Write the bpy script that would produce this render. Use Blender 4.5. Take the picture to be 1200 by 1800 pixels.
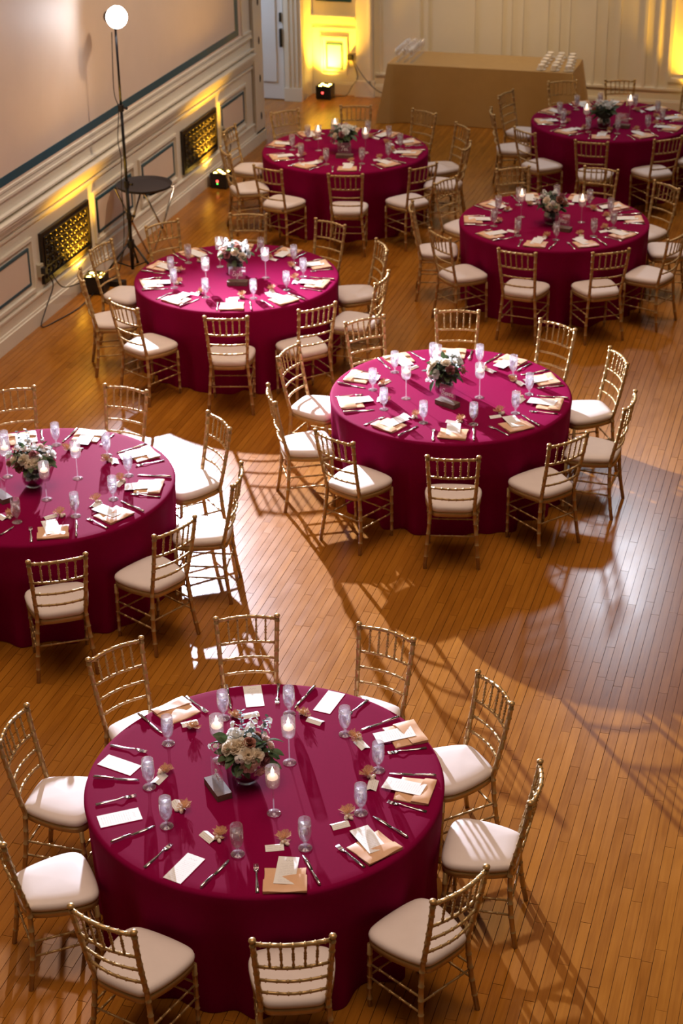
import bpy, math, random
from mathutils import Vector, Matrix

# ------------------------------------------------------------------ scene, camera, light
for o in list(bpy.data.objects): bpy.data.objects.remove(o)
scene = bpy.context.scene
COL = scene.collection
PI = math.pi
def R(d): return d*PI/180.0

# camera solved from the photograph (focal length in pixels of a 1200x1800 frame)
FPX, PITCH, ROLL, CAMZ, YAW = 3092.468, 0.475177, -0.0165476, 6.08248, -0.292657
_F = Vector((math.sin(YAW)*math.cos(PITCH), math.cos(YAW)*math.cos(PITCH), -math.sin(PITCH)))
_R0 = Vector((math.cos(YAW), -math.sin(YAW), 0)); _U0 = _R0.cross(_F)
_R = _R0*math.cos(ROLL) + _U0*math.sin(ROLL); _U = -_R0*math.sin(ROLL) + _U0*math.cos(ROLL)
CAM = Vector((0, 0, CAMZ))
cd = bpy.data.cameras.new('camera'); cam = bpy.data.objects.new('camera', cd); COL.objects.link(cam)
cd.sensor_fit = 'HORIZONTAL'; cd.sensor_width = 36.0; cd.lens = FPX*36.0/1200.0
cd.clip_end = 200
cam.matrix_world = Matrix(((_R.x, _U.x, -_F.x, CAM.x), (_R.y, _U.y, -_F.y, CAM.y), (_R.z, _U.z, -_F.z, CAM.z), (0, 0, 0, 1)))
cd.dof.use_dof = True; cd.dof.focus_distance = 9.6; cd.dof.aperture_fstop = 5.0
scene.camera = cam

def ray(px): return _F + _R*((px[0]-600)/FPX) - _U*((px[1]-900)/FPX)
def onz(px, z=0.0):
    d = ray(px); return CAM + d*((z-CAMZ)/d.z)
def onx(px, x):
    d = ray(px); return CAM + d*(x/d.x)
def ony(px, y):
    d = ray(px); return CAM + d*(y/d.y)

scene.view_settings.view_transform = 'Standard'; scene.view_settings.look = 'None'
scene.view_settings.gamma = 1.0; scene.view_settings.use_curve_mapping = False
scene.view_settings.exposure = 0.0

w = bpy.data.worlds.new('room_ambience'); scene.world = w; w.use_nodes = True
w.node_tree.nodes['Background'].inputs[0].default_value = (1.0, 0.70, 0.44, 1)
w.node_tree.nodes['Background'].inputs[1].default_value = 0.035

def lamp(name, kind, loc, energy, color, target=None, **kw):
    l = bpy.data.lights.new(name, kind); o = bpy.data.objects.new(name, l); COL.objects.link(o)
    l.energy = energy; l.color = color; o.location = loc
    for k, v in kw.items(): setattr(l, k, v)
    if target is not None:
        o.rotation_euler = (Vector(target)-Vector(loc)).to_track_quat('-Z', 'Y').to_euler()
    return o
WX_ = -7.347
STROBE = Vector((-7.0, 15.93, 2.60))
_az, _dep = R(-50), R(-9)
STROBE_DIR = Vector((math.cos(_az)*math.cos(_dep), math.sin(_az)*math.cos(_dep), -math.sin(_dep)))
lamp('strobe_beam', 'SPOT', STROBE+STROBE_DIR*0.19, 12200, (0.78, 0.82, 1.0), STROBE+STROBE_DIR*3,
     spot_size=R(106), spot_blend=1.0, shadow_soft_size=0.035)
# second flash out of frame, high on the rear gallery: its gloss shows on the floor
lamp('gallery_flash', 'AREA', (-2.62, 22.9, 6.75), 130, (0.80, 0.88, 1.0), (-2.0, 11.5, 0), shape='DISK', size=0.75)
# warm chandelier light of the hall
lamp('ceiling_wash', 'AREA', (-3.2, 10.2, 8.6), 365, (1.0, 0.72, 0.55), (-3.2, 10.2, 0), shape='RECTANGLE', size=10.0, size_y=18.0, spread=R(58))
# fill spots added to brighten the panelled walls, not known fixtures
for _p, _t, _e in (((-2.7, 11.0, 7.6), (WX_, 12.6, 2.0), 980), ((-2.7, 16.2, 7.6), (WX_, 17.4, 1.9), 1080), ((-5.9, 18.9, 7.2), (-5.9, 23.6, 1.5), 760), ((-3.2, 18.9, 7.2), (-3.2, 23.6, 1.5), 760)):
    lamp('added_wall_fill', 'SPOT', _p, _e, (1.0, 0.74, 0.50) if _p[0] > -2.8 else (1.0, 0.66, 0.32), _t, spot_size=R(50), spot_blend=1.0, shadow_soft_size=0.25)
# daylight from the side door alcove
lamp('alcove_daylight', 'AREA', (-9.3, 22.3, 2.2), 45, (0.66, 0.80, 1.0), (-7.6, 22.8, 0.6), shape='RECTANGLE', size=1.2, size_y=2.0)

rnd = random.Random(7)

# ------------------------------------------------------------------ materials
def newmat(name):
    m = bpy.data.materials.new(name); m.use_nodes = True
    nt = m.node_tree; return m, nt, nt.nodes['Principled BSDF'], nt.nodes['Material Output']
def pmat(name, col, rough=0.5, metal=0.0, var=0.08, vscale=30.0, **kw):
    m, nt, b, out = newmat(name)
    tc = nt.nodes.new('ShaderNodeTexCoord'); n = nt.nodes.new('ShaderNodeTexNoise')
    n.inputs['Scale'].default_value = vscale; n.inputs['Detail'].default_value = 3
    nt.links.new(tc.outputs['Object'], n.inputs['Vector'])
    mx = nt.nodes.new('ShaderNodeMix'); mx.data_type = 'RGBA'
    lo = [c*(1-var) for c in col]; hi = [min(1, c*(1+var)) for c in col]
    mx.inputs[6].default_value = (*lo, 1); mx.inputs[7].default_value = (*hi, 1)
    nt.links.new(n.outputs['Fac'], mx.inputs[0]); nt.links.new(mx.outputs[2], b.inputs['Base Color'])
    b.inputs['Roughness'].default_value = rough; b.inputs['Metallic'].default_value = metal
    for k, v in kw.items():
        b.inputs[k.replace('_', ' ')].default_value = v
    return m
def emat(name, col, strength):
    m = bpy.data.materials.new(name); m.use_nodes = True; nt = m.node_tree; nt.nodes.clear()
    e = nt.nodes.new('ShaderNodeEmission'); o = nt.nodes.new('ShaderNodeOutputMaterial')
    e.inputs[0].default_value = (*col, 1); e.inputs[1].default_value = strength
    nt.links.new(e.outputs[0], o.inputs[0]); return m
def glassmat(name, tint=(1, 1, 1), base=0.06, edge=0.75, rough=0.03, gcol=(1, 1, 1), milk=0.0):
    # thin clear glass: see-through face on, mirror-like at the rim
    m = bpy.data.materials.new(name); m.use_nodes = True; nt = m.node_tree; nt.nodes.clear()
    o = nt.nodes.new('ShaderNodeOutputMaterial'); t = nt.nodes.new('ShaderNodeBsdfTransparent')
    g = nt.nodes.new('ShaderNodeBsdfGlossy'); mx = nt.nodes.new('ShaderNodeMixShader')
    f = nt.nodes.new('ShaderNodeLayerWeight'); f.inputs['Blend'].default_value = 0.35
    mr = nt.nodes.new('ShaderNodeMapRange')
    mr.inputs['To Min'].default_value = base; mr.inputs['To Max'].default_value = edge
    t.inputs[0].default_value = (*tint, 1); g.inputs['Roughness'].default_value = rough; g.inputs[0].default_value = (*gcol, 1)
    nt.links.new(f.outputs['Facing'], mr.inputs['Value']); nt.links.new(mr.outputs[0], mx.inputs[0])
    nt.links.new(t.outputs[0], mx.inputs[1]); nt.links.new(g.outputs[0], mx.inputs[2])
    if milk:      # white haze mixed into the glass, standing in for refracted light
        tl = nt.nodes.new('ShaderNodeBsdfTranslucent'); df = nt.nodes.new('ShaderNodeBsdfDiffuse'); ad = nt.nodes.new('ShaderNodeMixShader'); m2 = nt.nodes.new('ShaderNodeMixShader')
        tl.inputs[0].default_value = (1, 1, 1, 1); df.inputs[0].default_value = (1, 1, 1, 1); m2.inputs[0].default_value = milk
        nt.links.new(tl.outputs[0], ad.inputs[1]); nt.links.new(df.outputs[0], ad.inputs[2])
        nt.links.new(mx.outputs[0], m2.inputs[1]); nt.links.new(ad.outputs[0], m2.inputs[2]); nt.links.new(m2.outputs[0], o.inputs[0])
    else: nt.links.new(mx.outputs[0], o.inputs[0])
    return m
M = {}
M['gold'] = pmat('gold_paint', (0.51, 0.340, 0.135), 0.36, 0.5, 0.12, 40)
M['ivory'] = pmat('ivory_satin', (0.72, 0.635, 0.59), 0.55, 0, 0.05, 14)
M['cloth'] = pmat('burgundy_satin', (0.215, 0.0025, 0.045), 0.75, 0, 0.07, 60, Specular_IOR_Level=0.02)
M['tan'] = pmat('tan_satin', (0.42, 0.27, 0.11), 0.5, 0, 0.07, 8)
M['napkin'] = pmat('peach_satin', (0.78, 0.47, 0.27), 0.38, 0, 0.08, 20)
M['silver'] = pmat('polished_silver', (0.78, 0.76, 0.74), 0.16, 1.0, 0.03, 20)
M['white'] = pmat('white_paint', (0.76, 0.71, 0.61), 0.45, 0, 0.03, 4)
M['cream'] = pmat('cream_plaster', (0.74, 0.60, 0.50), 0.6, 0, 0.05, 3)
M['teal'] = pmat('teal_paint', (0.010, 0.075, 0.120), 0.4, 0, 0.15, 9)
M['doorwhite'] = pmat('door_paint', (0.75, 0.76, 0.78), 0.45, 0, 0.03, 4)
M['bronze'] = pmat('dark_bronze', (0.035, 0.028, 0.022), 0.38, 0.6, 0.3, 25)
M['black'] = pmat('black_plastic', (0.012, 0.011, 0.012), 0.42, 0, 0.3, 15)
M['blackmetal'] = pmat('black_metal', (0.015, 0.016, 0.02), 0.35, 0.5, 0.2, 15)
M['tray'] = pmat('tray_grip', (0.030, 0.022, 0.024), 0.75, 0, 0.4, 120)
M['chrome'] = pmat('chrome_tube', (0.72, 0.70, 0.66), 0.2, 1.0, 0.03, 20)
M['strap'] = pmat('black_webbing', (0.02, 0.02, 0.02), 0.8, 0, 0.2, 80)
M['wood_dark'] = pmat('walnut_block', (0.16, 0.095, 0.065), 0.7, 0, 0.45, 25)
M['wax'] = pmat('white_wax', (0.85, 0.78, 0.76), 0.4, 0, 0.02, 10, Emission_Color=(1, 0.62, 0.42, 1), Emission_Strength=1.1)  # emission put into the wax stands in for the candle's glow
M['flame'] = emat('candle_flame', (1.0, 0.78, 0.52), 14)
M['strobe'] = emat('flash_dome_glow', (0.80, 0.88, 1.0), 90)
M['lens'] = emat('amber_lens', (1.0, 0.60, 0.10), 40)
M['led_red'] = emat('red_readout', (1.0, 0.06, 0.05), 6); M['led_green'] = emat('green_indicator', (0.1, 1, 0.1), 4)
M['glass'] = glassmat('clear_glass', (0.98, 0.98, 0.99), 0.05, 0.62, 0.04, milk=0.07)
M['water'] = glassmat('iced_water', (0.94, 0.93, 0.96), 0.08, 0.40, 0.12, milk=0.14)
M['acrylic'] = glassmat('clear_acrylic', (0.95, 0.95, 0.96), 0.10, 0.75, 0.03, milk=0.05)
M['vaseglass'] = glassmat('vase_glass', (0.80, 0.82, 0.80), 0.08, 0.6, 0.04)
M['ice'] = pmat('ice', (0.86, 0.86, 0.92), 0.2, 0, 0.1, 60, Alpha=0.6)
M['ceramic'] = pmat('white_ceramic', (0.85, 0.80, 0.74), 0.25, 0, 0.02, 10)
M['ink'] = pmat('white_ink', (0.9, 0.88, 0.86), 0.5, 0, 0.02, 10)
M['rose'] = pmat('dusty_rose_petal', (0.42, 0.17, 0.12), 0.6, 0, 0.25, 30)
M['mauve'] = pmat('mauve_petal', (0.44, 0.17, 0.18), 0.6, 0, 0.25, 30)
M['blush'] = pmat('blush_petal', (0.85, 0.62, 0.54), 0.6, 0, 0.12, 30)
M['creamp'] = pmat('cream_petal', (0.92, 0.83, 0.68), 0.6, 0, 0.08, 30)
M['whitep'] = pmat('white_petal', (0.90, 0.90, 0.87), 0.6, 0, 0.08, 30)
M['leaf'] = pmat('green_leaf', (0.075, 0.12, 0.045), 0.5, 0, 0.35, 15)
M['euca'] = pmat('eucalyptus_leaf', (0.15, 0.20, 0.18), 0.55, 0, 0.3, 15)
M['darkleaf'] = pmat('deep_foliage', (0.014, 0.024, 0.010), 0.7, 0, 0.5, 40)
def petal(key, amount):
    # thin petals and leaves let light through from behind
    m = M[key]; nt = m.node_tree; b = nt.nodes['Principled BSDF']; out = nt.nodes['Material Output']
    t = nt.nodes.new('ShaderNodeBsdfTranslucent'); mx = nt.nodes.new('ShaderNodeMixShader'); mx.inputs[0].default_value = amount
    nt.links.new(b.inputs['Base Color'].links[0].from_socket, t.inputs[0]); nt.links.new(b.outputs[0], mx.inputs[1]); nt.links.new(t.outputs[0], mx.inputs[2]); nt.links.new(mx.outputs[0], out.inputs[0])
for k in ('rose', 'mauve', 'blush', 'creamp', 'whitep'): petal(k, 0.42)
for k in ('leaf', 'euca'): petal(k, 0.3)
M['almond'] = pmat('sugared_almond', (0.84, 0.74, 0.62), 0.35, 0, 0.06, 60)
M['outlet'] = pmat('outlet_plate', (0.45, 0.40, 0.30), 0.45, 0, 0.05, 10)
def tulle():
    m, nt, b, out = newmat('tan_tulle')
    b.inputs['Base Color'].default_value = (0.62, 0.36, 0.17, 1); b.inputs['Roughness'].default_value = 0.8
    tc = nt.nodes.new('ShaderNodeTexCoord'); n = nt.nodes.new('ShaderNodeTexNoise'); n.inputs['Scale'].default_value = 160
    mr = nt.nodes.new('ShaderNodeMapRange'); mr.inputs['From Min'].default_value = .35; mr.inputs['From Max'].default_value = .65
    mr.inputs['To Min'].default_value = 0.35; mr.inputs['To Max'].default_value = 0.8
    nt.links.new(tc.outputs['Object'], n.inputs['Vector']); nt.links.new(n.outputs['Fac'], mr.inputs['Value']); nt.links.new(mr.outputs[0], b.inputs['Alpha'])
    return m
M['tulle'] = tulle()
def printed(name, nlines, header, length):
    # white card with fine rows of grey print along local x
    m, nt, b, out = newmat(name); L = nt.links
    tc = nt.nodes.new('ShaderNodeTexCoord'); sp = nt.nodes.new('ShaderNodeSeparateXYZ'); L.new(tc.outputs['Object'], sp.inputs[0])
    def mth(op, a, bb=None, c=None):
        n = nt.nodes.new('ShaderNodeMath'); n.operation = op
        for i, v in enumerate((a, bb, c)):
            if v is None: continue
            if isinstance(v, (int, float)): n.inputs[i].default_value = v
            else: L.new(v, n.inputs[i])
        return n.outputs[0]
    y = mth('DIVIDE', sp.outputs['Y'], length)                       # -0.5 .. 0.5
    row = mth('FRACT', mth('MULTIPLY', mth('ADD', y, 0.5), nlines))
    inrow = mth('MULTIPLY', mth('GREATER_THAN', row, 0.42), mth('LESS_THAN', row, 0.62))
    ns = nt.nodes.new('ShaderNodeTexNoise'); ns.inputs['Scale'].default_value = 260; L.new(tc.outputs['Object'], ns.inputs['Vector'])
    glyph = mth('GREATER_THAN', ns.outputs['Fac'], 0.47)
    body = mth('MULTIPLY', mth('LESS_THAN', y, header-0.06), mth('GREATER_THAN', y, -0.42))
    inx = mth('LESS_THAN', mth('ABSOLUTE', sp.outputs['X']), 0.034)
    text = mth('MULTIPLY', mth('MULTIPLY', inrow, glyph), mth('MULTIPLY', body, inx))
    # flourish at the head
    wv = mth('MULTIPLY', mth('SINE', mth('MULTIPLY', sp.outputs['X'], 420)), 0.018)
    hd = mth('LESS_THAN', mth('ABSOLUTE', mth('SUBTRACT', mth('SUBTRACT', y, header+0.05), wv)), 0.008)
    hd = mth('MULTIPLY', hd, mth('LESS_THAN', mth('ABSOLUTE', sp.outputs['X']), 0.022))
    fac = mth('MULTIPLY', mth('MAXIMUM', text, hd), 0.5)
    mx = nt.nodes.new('ShaderNodeMix'); mx.data_type = 'RGBA'; L.new(fac, mx.inputs[0])
    mx.inputs[6].default_value = (0.86, 0.84, 0.80, 1); mx.inputs[7].default_value = (0.30, 0.27, 0.24, 1)
    L.new(mx.outputs[2], b.inputs['Base Color']); b.inputs['Roughness'].default_value = 0.6
    return m
M['menu'] = printed('menu_card_print', 17, 0.30, 0.21)
M['card'] = printed('place_card_print', 5, 0.12, 0.05)
def floor_mat():
    m, nt, b, out = newmat('maple_strip_floor'); L = nt.links
    at = nt.nodes.new('ShaderNodeAttribute'); at.attribute_name = 'tone'
    geo = nt.nodes.new('ShaderNodeNewGeometry')
    mp = nt.nodes.new('ShaderNodeMapping'); mp.inputs['Scale'].default_value = (46, 2.6, 1)
    off = nt.nodes.new('ShaderNodeVectorMath'); off.operation = 'ADD'
    cb = nt.nodes.new('ShaderNodeCombineXYZ'); mu = nt.nodes.new('ShaderNodeMath'); mu.operation = 'MULTIPLY'; mu.inputs[1].default_value = 37
    L.new(at.outputs['Fac'], mu.inputs[0]); L.new(mu.outputs[0], cb.inputs[1]); L.new(geo.outputs['Position'], off.inputs[0]); L.new(cb.outputs[0], off.inputs[1])
    L.new(off.outputs[0], mp.inputs['Vector'])
    n = nt.nodes.new('ShaderNodeTexNoise'); n.inputs['Scale'].default_value = 1.0; n.inputs['Detail'].default_value = 5; n.inputs['Distortion'].default_value = 0.6
    L.new(mp.outputs[0], n.inputs['Vector'])
    n2 = nt.nodes.new('ShaderNodeTexNoise'); n2.inputs['Scale'].default_value = 3.0; n2.inputs['Detail'].default_value = 3; L.new(off.outputs[0], n2.inputs['Vector'])
    cr = nt.nodes.new('ShaderNodeValToRGB'); e = cr.color_ramp.elements
    e[0].position = 0.0; e[0].color = (0.100, 0.030, 0.003, 1); e[1].position = 1.0; e[1].color = (0.47, 0.190, 0.026, 1)
    k = e.new(0.35); k.color = (0.245, 0.085, 0.008, 1); k = e.new(0.7); k.color = (0.36, 0.138, 0.014, 1)
    a1 = nt.nodes.new('ShaderNodeMath'); a1.operation = 'MULTIPLY_ADD'; a1.inputs[1].default_value = 0.52; a1.inputs[2].default_value = -0.02
    a2 = nt.nodes.new('ShaderNodeMath'); a2.operation = 'MULTIPLY_ADD'; a2.inputs[1].default_value = 0.25
    a3 = nt.nodes.new('ShaderNodeMath'); a3.operation = 'MULTIPLY_ADD'; a3.inputs[1].default_value = 0.38
    L.new(n.outputs['Fac'], a1.inputs[0]); L.new(at.outputs['Fac'], a2.inputs[0]); L.new(a1.outputs[0], a2.inputs[2])
    L.new(n2.outputs['Fac'], a3.inputs[0]); L.new(a2.outputs[0], a3.inputs[2]); L.new(a3.outputs[0], cr.inputs[0])
    L.new(cr.outputs[0], b.inputs['Base Color'])
    rr = nt.nodes.new('ShaderNodeMapRange'); rr.inputs['To Min'].default_value = 0.20; rr.inputs['To Max'].default_value = 0.30
    L.new(n2.outputs['Fac'], rr.inputs['Value']); L.new(rr.outputs[0], b.inputs['Roughness'])
    b.inputs['Specular IOR Level'].default_value = 0.32
    b.inputs['Coat Weight'].default_value = 0.10; b.inputs['Coat Roughness'].default_value = 0.16
    bp = nt.nodes.new('ShaderNodeBump'); bp.inputs['Strength'].default_value = 0.08; bp.inputs['Distance'].default_value = 0.002
    L.new(n2.outputs['Fac'], bp.inputs['Height']); L.new(bp.outputs[0], b.inputs['Normal'])
    return m
M['floor'] = floor_mat()
M['subfloor'] = pmat('dark_joint', (0.03, 0.014, 0.006), 0.8, 0, 0.2, 10)

# ------------------------------------------------------------------ mesh helpers
class MB:
    def __init__(s): s.v = []; s.f = []
    def add(s, v, f):
        n = len(s.v); s.v += [tuple(p) for p in v]; s.f += [tuple(i+n for i in q) for q in f]; return s
    def box(s, c, d, rz=0.0):
        x, y, z = (k/2 for k in d); P = []
        for sz in (-z, z):
            for sx, sy in ((-x, -y), (x, -y), (x, y), (-x, y)):
                P.append((c[0]+sx*math.cos(rz)-sy*math.sin(rz), c[1]+sx*math.sin(rz)+sy*math.cos(rz), c[2]+sz))
        return s.add(P, [(0, 3, 2, 1), (4, 5, 6, 7), (0, 1, 5, 4), (1, 2, 6, 5), (2, 3, 7, 6), (3, 0, 4, 7)])
    def bb(s, a, b):
        return s.box([(a[i]+b[i])/2 for i in range(3)], [abs(b[i]-a[i]) for i in range(3)])
    def tube(s, path, rad, n=8, cap=True):
        P = [Vector(p) for p in path]; rs = rad if isinstance(rad, (list, tuple)) else [rad]*len(P)
        t0 = (P[1]-P[0]).normalized(); a = Vector((0, 0, 1)) if abs(t0.z) < 0.9 else Vector((1, 0, 0))
        u = t0.cross(a).normalized(); V = []; Fc = []
        for i, p in enumerate(P):
            t = (P[min(i+1, len(P)-1)]-P[max(i-1, 0)]).normalized()
            u = (u-t*u.dot(t)).normalized(); q = t.cross(u)
            for k in range(n):
                an = 2*PI*k/n; V.append(p+(u*math.cos(an)+q*math.sin(an))*rs[i])
        for i in range(len(P)-1):
            for k in range(n):
                k2 = (k+1) % n; Fc.append((i*n+k, i*n+k2, (i+1)*n+k2, (i+1)*n+k))
        if cap: Fc.append(tuple(range(n-1, -1, -1))); Fc.append(tuple((len(P)-1)*n+k for k in range(n)))
        return s.add(V, Fc)
    def lathe(s, prof, n=24, c=(0, 0, 0)):
        V = []; Fc = []
        for r, z in prof:
            for k in range(n):
                a = 2*PI*k/n; V.append((c[0]+r*math.cos(a), c[1]+r*math.sin(a), c[2]+z))
        for i in range(len(prof)-1):
            for k in range(n):
                k2 = (k+1) % n; Fc.append((i*n+k, i*n+k2, (i+1)*n+k2, (i+1)*n+k))
        return s.add(V, Fc)
    def disc(s, r, z, n=24, c=(0, 0)):
        return s.add([(c[0]+r*math.cos(2*PI*k/n), c[1]+r*math.sin(2*PI*k/n), z) for k in range(n)], [tuple(range(n))])
    def ball(s, c, r, n=10, m=6, sc=(1, 1, 1)):
        prof = [(max(1e-4, r*math.sin(PI*i/m)), -r*math.cos(PI*i/m)) for i in range(m+1)]
        b = MB().lathe(prof, n)
        return s.add([(c[0]+x*sc[0], c[1]+y*sc[1], c[2]+z*sc[2]) for x, y, z in b.v], b.f)
    def prism(s, poly, z0, z1):
        n = len(poly); V = [(x, y, z0) for x, y in poly]+[(x, y, z1) for x, y in poly]
        return s.add(V, [tuple(range(n-1, -1, -1)), tuple(range(n, 2*n))]+[(i, (i+1) % n, n+(i+1) % n, n+i) for i in range(n)])
    def grid(s, fn, nu, nv):
        V = [fn(i/nu, j/nv) for j in range(nv+1) for i in range(nu+1)]
        return s.add(V, [(j*(nu+1)+i, j*(nu+1)+i+1, (j+1)*(nu+1)+i+1, (j+1)*(nu+1)+i) for j in range(nv) for i in range(nu)])
    def mesh(s, name, mat, smooth=False, tone=None):
        me = bpy.data.meshes.new(name); me.from_pydata(s.v, [], s.f)
        if mat is not None: me.materials.append(M[mat] if isinstance(mat, str) else mat)
        if smooth: me.shade_smooth()
        return me
def inst(name, me, parent=None, loc=(0, 0, 0), rot=(0, 0, 0), sc=None):
    o = bpy.data.objects.new(name, me); COL.objects.link(o); o.parent = parent
    o.location = loc; o.rotation_euler = rot
    if sc is not None: o.scale = (sc, sc, sc) if isinstance(sc, (int, float)) else sc
    return o
def mk(name, mb, mat, parent=None, loc=(0, 0, 0), rot=(0, 0, 0), smooth=False):
    return inst(name, mb.mesh(name, mat, smooth), parent, loc, rot)
def empty(name, loc=(0, 0, 0), rz=0.0):
    o = bpy.data.objects.new(name, None); COL.objects.link(o); o.empty_display_size = 0.1
    o.location = loc; o.rotation_euler = (0, 0, rz); return o
def tag(o, label, cat, group=None, kind=None):
    if label: o['label'] = label
    if cat: o['category'] = cat
    if group: o['group'] = group
    if kind: o['kind'] = kind
    return o
def struct(o): o['kind'] = 'structure'; return o
def smooth_path(pts, k=6):
    P = [Vector(p) for p in pts]; out = []
    for i in range(len(P)-1):
        p0 = P[max(i-1, 0)]; p1 = P[i]; p2 = P[i+1]; p3 = P[min(i+2, len(P)-1)]
        for j in range(k):
            t = j/k
            out.append(0.5*((2*p1)+(p2-p0)*t+(2*p0-5*p1+4*p2-p3)*t*t+(3*p1-p0-3*p2+p3)*t**3))
    out.append(P[-1]); return out

# ------------------------------------------------------------------ floor
WX, WY = -7.347, 23.62            # faces of the left and the back wall
floor = mk('floor', MB().bb((-10.6, 1.5, -0.08), (3.0, 24.2, -0.012)), 'subfloor'); struct(floor)
def build_floor():
    Wd = 0.0572; planks = []; r2 = random.Random(3)
    x = -9.2
    while x < 1.4:
        y = 2.6 - r2.random()*1.2
        while y < 24.0:
            ln = r2.choice((0.35, 0.5, 0.7, 0.9, 1.1, 1.4, 1.7))*(0.85+0.3*r2.random())
            tone = min(1, max(0, r2.gauss(0.5, 0.20))) if r2.random() > 0.06 else r2.uniform(0.0, 0.2)
            planks.append((x, max(y, 2.4), min(y+ln, 24.05), tone, r2.uniform(0.0007, 0.0019))); y += ln
        x += Wd
    def project(px, py):
        d = Vector((px, py, 0))-CAM; z = d.dot(_F); return 600+FPX*d.dot(_R)/z, 900-FPX*d.dot(_U)/z, z
    vis = []; rest = []
    blockers = [(Vector(t), 0.98) for t in TABLES]
    for p in planks:
        cx, cy = p[0]+Wd/2, (p[1]+p[2])/2; u, v, z = project(cx, cy)
        ok = -20 < u < 1220 and 0 < v < 1810
        if ok:
            for t, rr in blockers:
                if (Vector((cx, cy))-t).length < rr: ok = False
        (vis if ok else rest).append((-(p[2]-p[1])/(z*z), p))
    vis.sort(key=lambda q: q[0]); rest += vis[300:]; vis = vis[:300]
    def geo(p, mb):
        x, y0, y1, tone, g = p; a, b = x+g, x+Wd-g; c, d = y0+g, y1-g
        mb.add([(a, c, -0.012), (b, c, -0.012), (b, d, -0.012), (a, d, -0.012), (a, c, 0), (b, c, 0), (b, d, 0), (a, d, 0)],
               [(4, 5, 6, 7), (0, 1, 5, 4), (1, 2, 6, 5), (2, 3, 7, 6), (3, 0, 4, 7)])
    def finish(mb, tones, name):
        me = mb.mesh(name, 'floor'); a = me.attributes.new('tone', 'FLOAT', 'POINT')
        a.data.foreach_set('value', [t for t in tones for _ in range(8)]); return inst(name, me, floor)
    for _, p in vis:
        mb = MB(); geo(p, mb); finish(mb, [p[3]], 'plank')
    mb = MB()
    for _, p in rest: geo(p, mb)
    finish(mb, [p[3] for _, p in rest], 'plank_field')['kind'] = 'stuff'
TABLES = [(-2.5194, 6.9243), (-2.7354, 11.9980), (-5.0984, 9.7987), (-5.1866, 14.0844), (-5.3965, 18.2792), (-2.7275, 16.3408), (-2.7562, 20.1774)]
build_floor()

# ------------------------------------------------------------------ left wall
wl = mk('wall_left', MB().bb((WX-0.22, 2.0, -0.01), (WX, 21.17, 6.6)), 'white'); struct(wl)
YA, YB = 10.5, 21.17
def strip(name, z0, z1, out, mat='white', y0=YA, y1=20.80, parent=wl):
    return mk(name, MB().bb((WX-0.01, y0, z0), (WX+out, y1, z1)), mat, parent)
strip('baseboard', 0.0, 0.135, 0.045, y1=21.17); strip('baseboard_cap', 0.135, 0.160, 0.030, y1=21.17); strip('plinth_band', 0.160, 0.270, 0.018)
strip('moulding', 0.270, 0.290, 0.030)
for z0, z1, t in ((0.985, 1.010, 0.022), (1.030, 1.052, 0.020), (1.052, 1.085, 0.034), (1.085, 1.115, 0.050), (1.115, 1.150, 0.068), (1.150, 1.175, 0.085), (1.215, 1.235, 0.045), (1.36, 1.385, 0.03), (1.385, 1.42, 0.02)):
    strip('chair_rail_moulding', z0, z1, t)
# big field above with its teal border
mk('wall_field', MB().bb((WX-0.005, YA, 1.45), (WX+0.006, 20.46, 4.6)), 'cream', wl)
for a, b in (((YA, 1.480), (20.36, 1.562)), ((20.25, 1.562), (20.36, 4.4)), ((YA, 4.4), (20.36, 4.48))):
    mk('teal_border', MB().bb((WX, a[0], a[1]), (WX+0.011, b[0], b[1])), 'teal', wl)
strip('field_moulding', 1.43, 1.452, 0.022)
mk('field_moulding', MB().bb((WX, 20.47, 1.43), (WX+0.022, 20.50, 4.6)), 'white', wl)
def frame_mb(y0, y1, z0, z1, wd, x0, x1):
    mb = MB()
    for a, b in (((y0, z0), (y1, z0+wd)), ((y0, z1-wd), (y1, z1)), ((y0, z0+wd), (y0+wd, z1-wd)), ((y1-wd, z0+wd), (y1, z1-wd))):
        mb.bb((x0, a[0], a[1]), (x1, b[0], b[1]))
    return mb
for y0, y1 in ((13.38, 14.31), (12.15, 13.06), (15.90, 16.82), (17.13, 18.06), (19.64, 20.45)):
    p = mk('wall_panel', MB().bb((WX-0.005, y0, 0.418), (WX+0.010, y1, 0.778)), 'cream', wl)
    mk('panel_outline', frame_mb(y0, y1, 0.415, 0.780, 0.027, WX, WX+0.015), 'teal', p)
    mk('panel_moulding', frame_mb(y0-0.085, y1+0.085, 0.335, 0.865, 0.032, WX, WX+0.026), 'white', p)
# fluted jamb at the end of the wall, with its row of dark bolts
mk('jamb_casing', MB().bb((WX, 20.845, 0.0), (WX+0.030, 21.17, 4.6)), 'white', wl)
mk('casing_bead', MB().bb((WX, 20.805, 0.24), (WX+0.018, 20.83, 4.6)), 'outlet', wl)
for i in range(7):
    mk('bolt_plate', MB().ball((WX+0.03, 21.035, 0.334+0.4735*i), 0.05, 10, 6, (0.25, 0.36, 1.0)), 'bronze', wl, smooth=True)
mk('drape_edge', MB().tube([(WX-0.05, 21.215, 0.80), (WX-0.05, 21.215, 1.4), (WX-0.05, 21.215, 4.4)], [0.02, 0.032, 0.036], 8), 'teal', wl, smooth=True)

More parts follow.
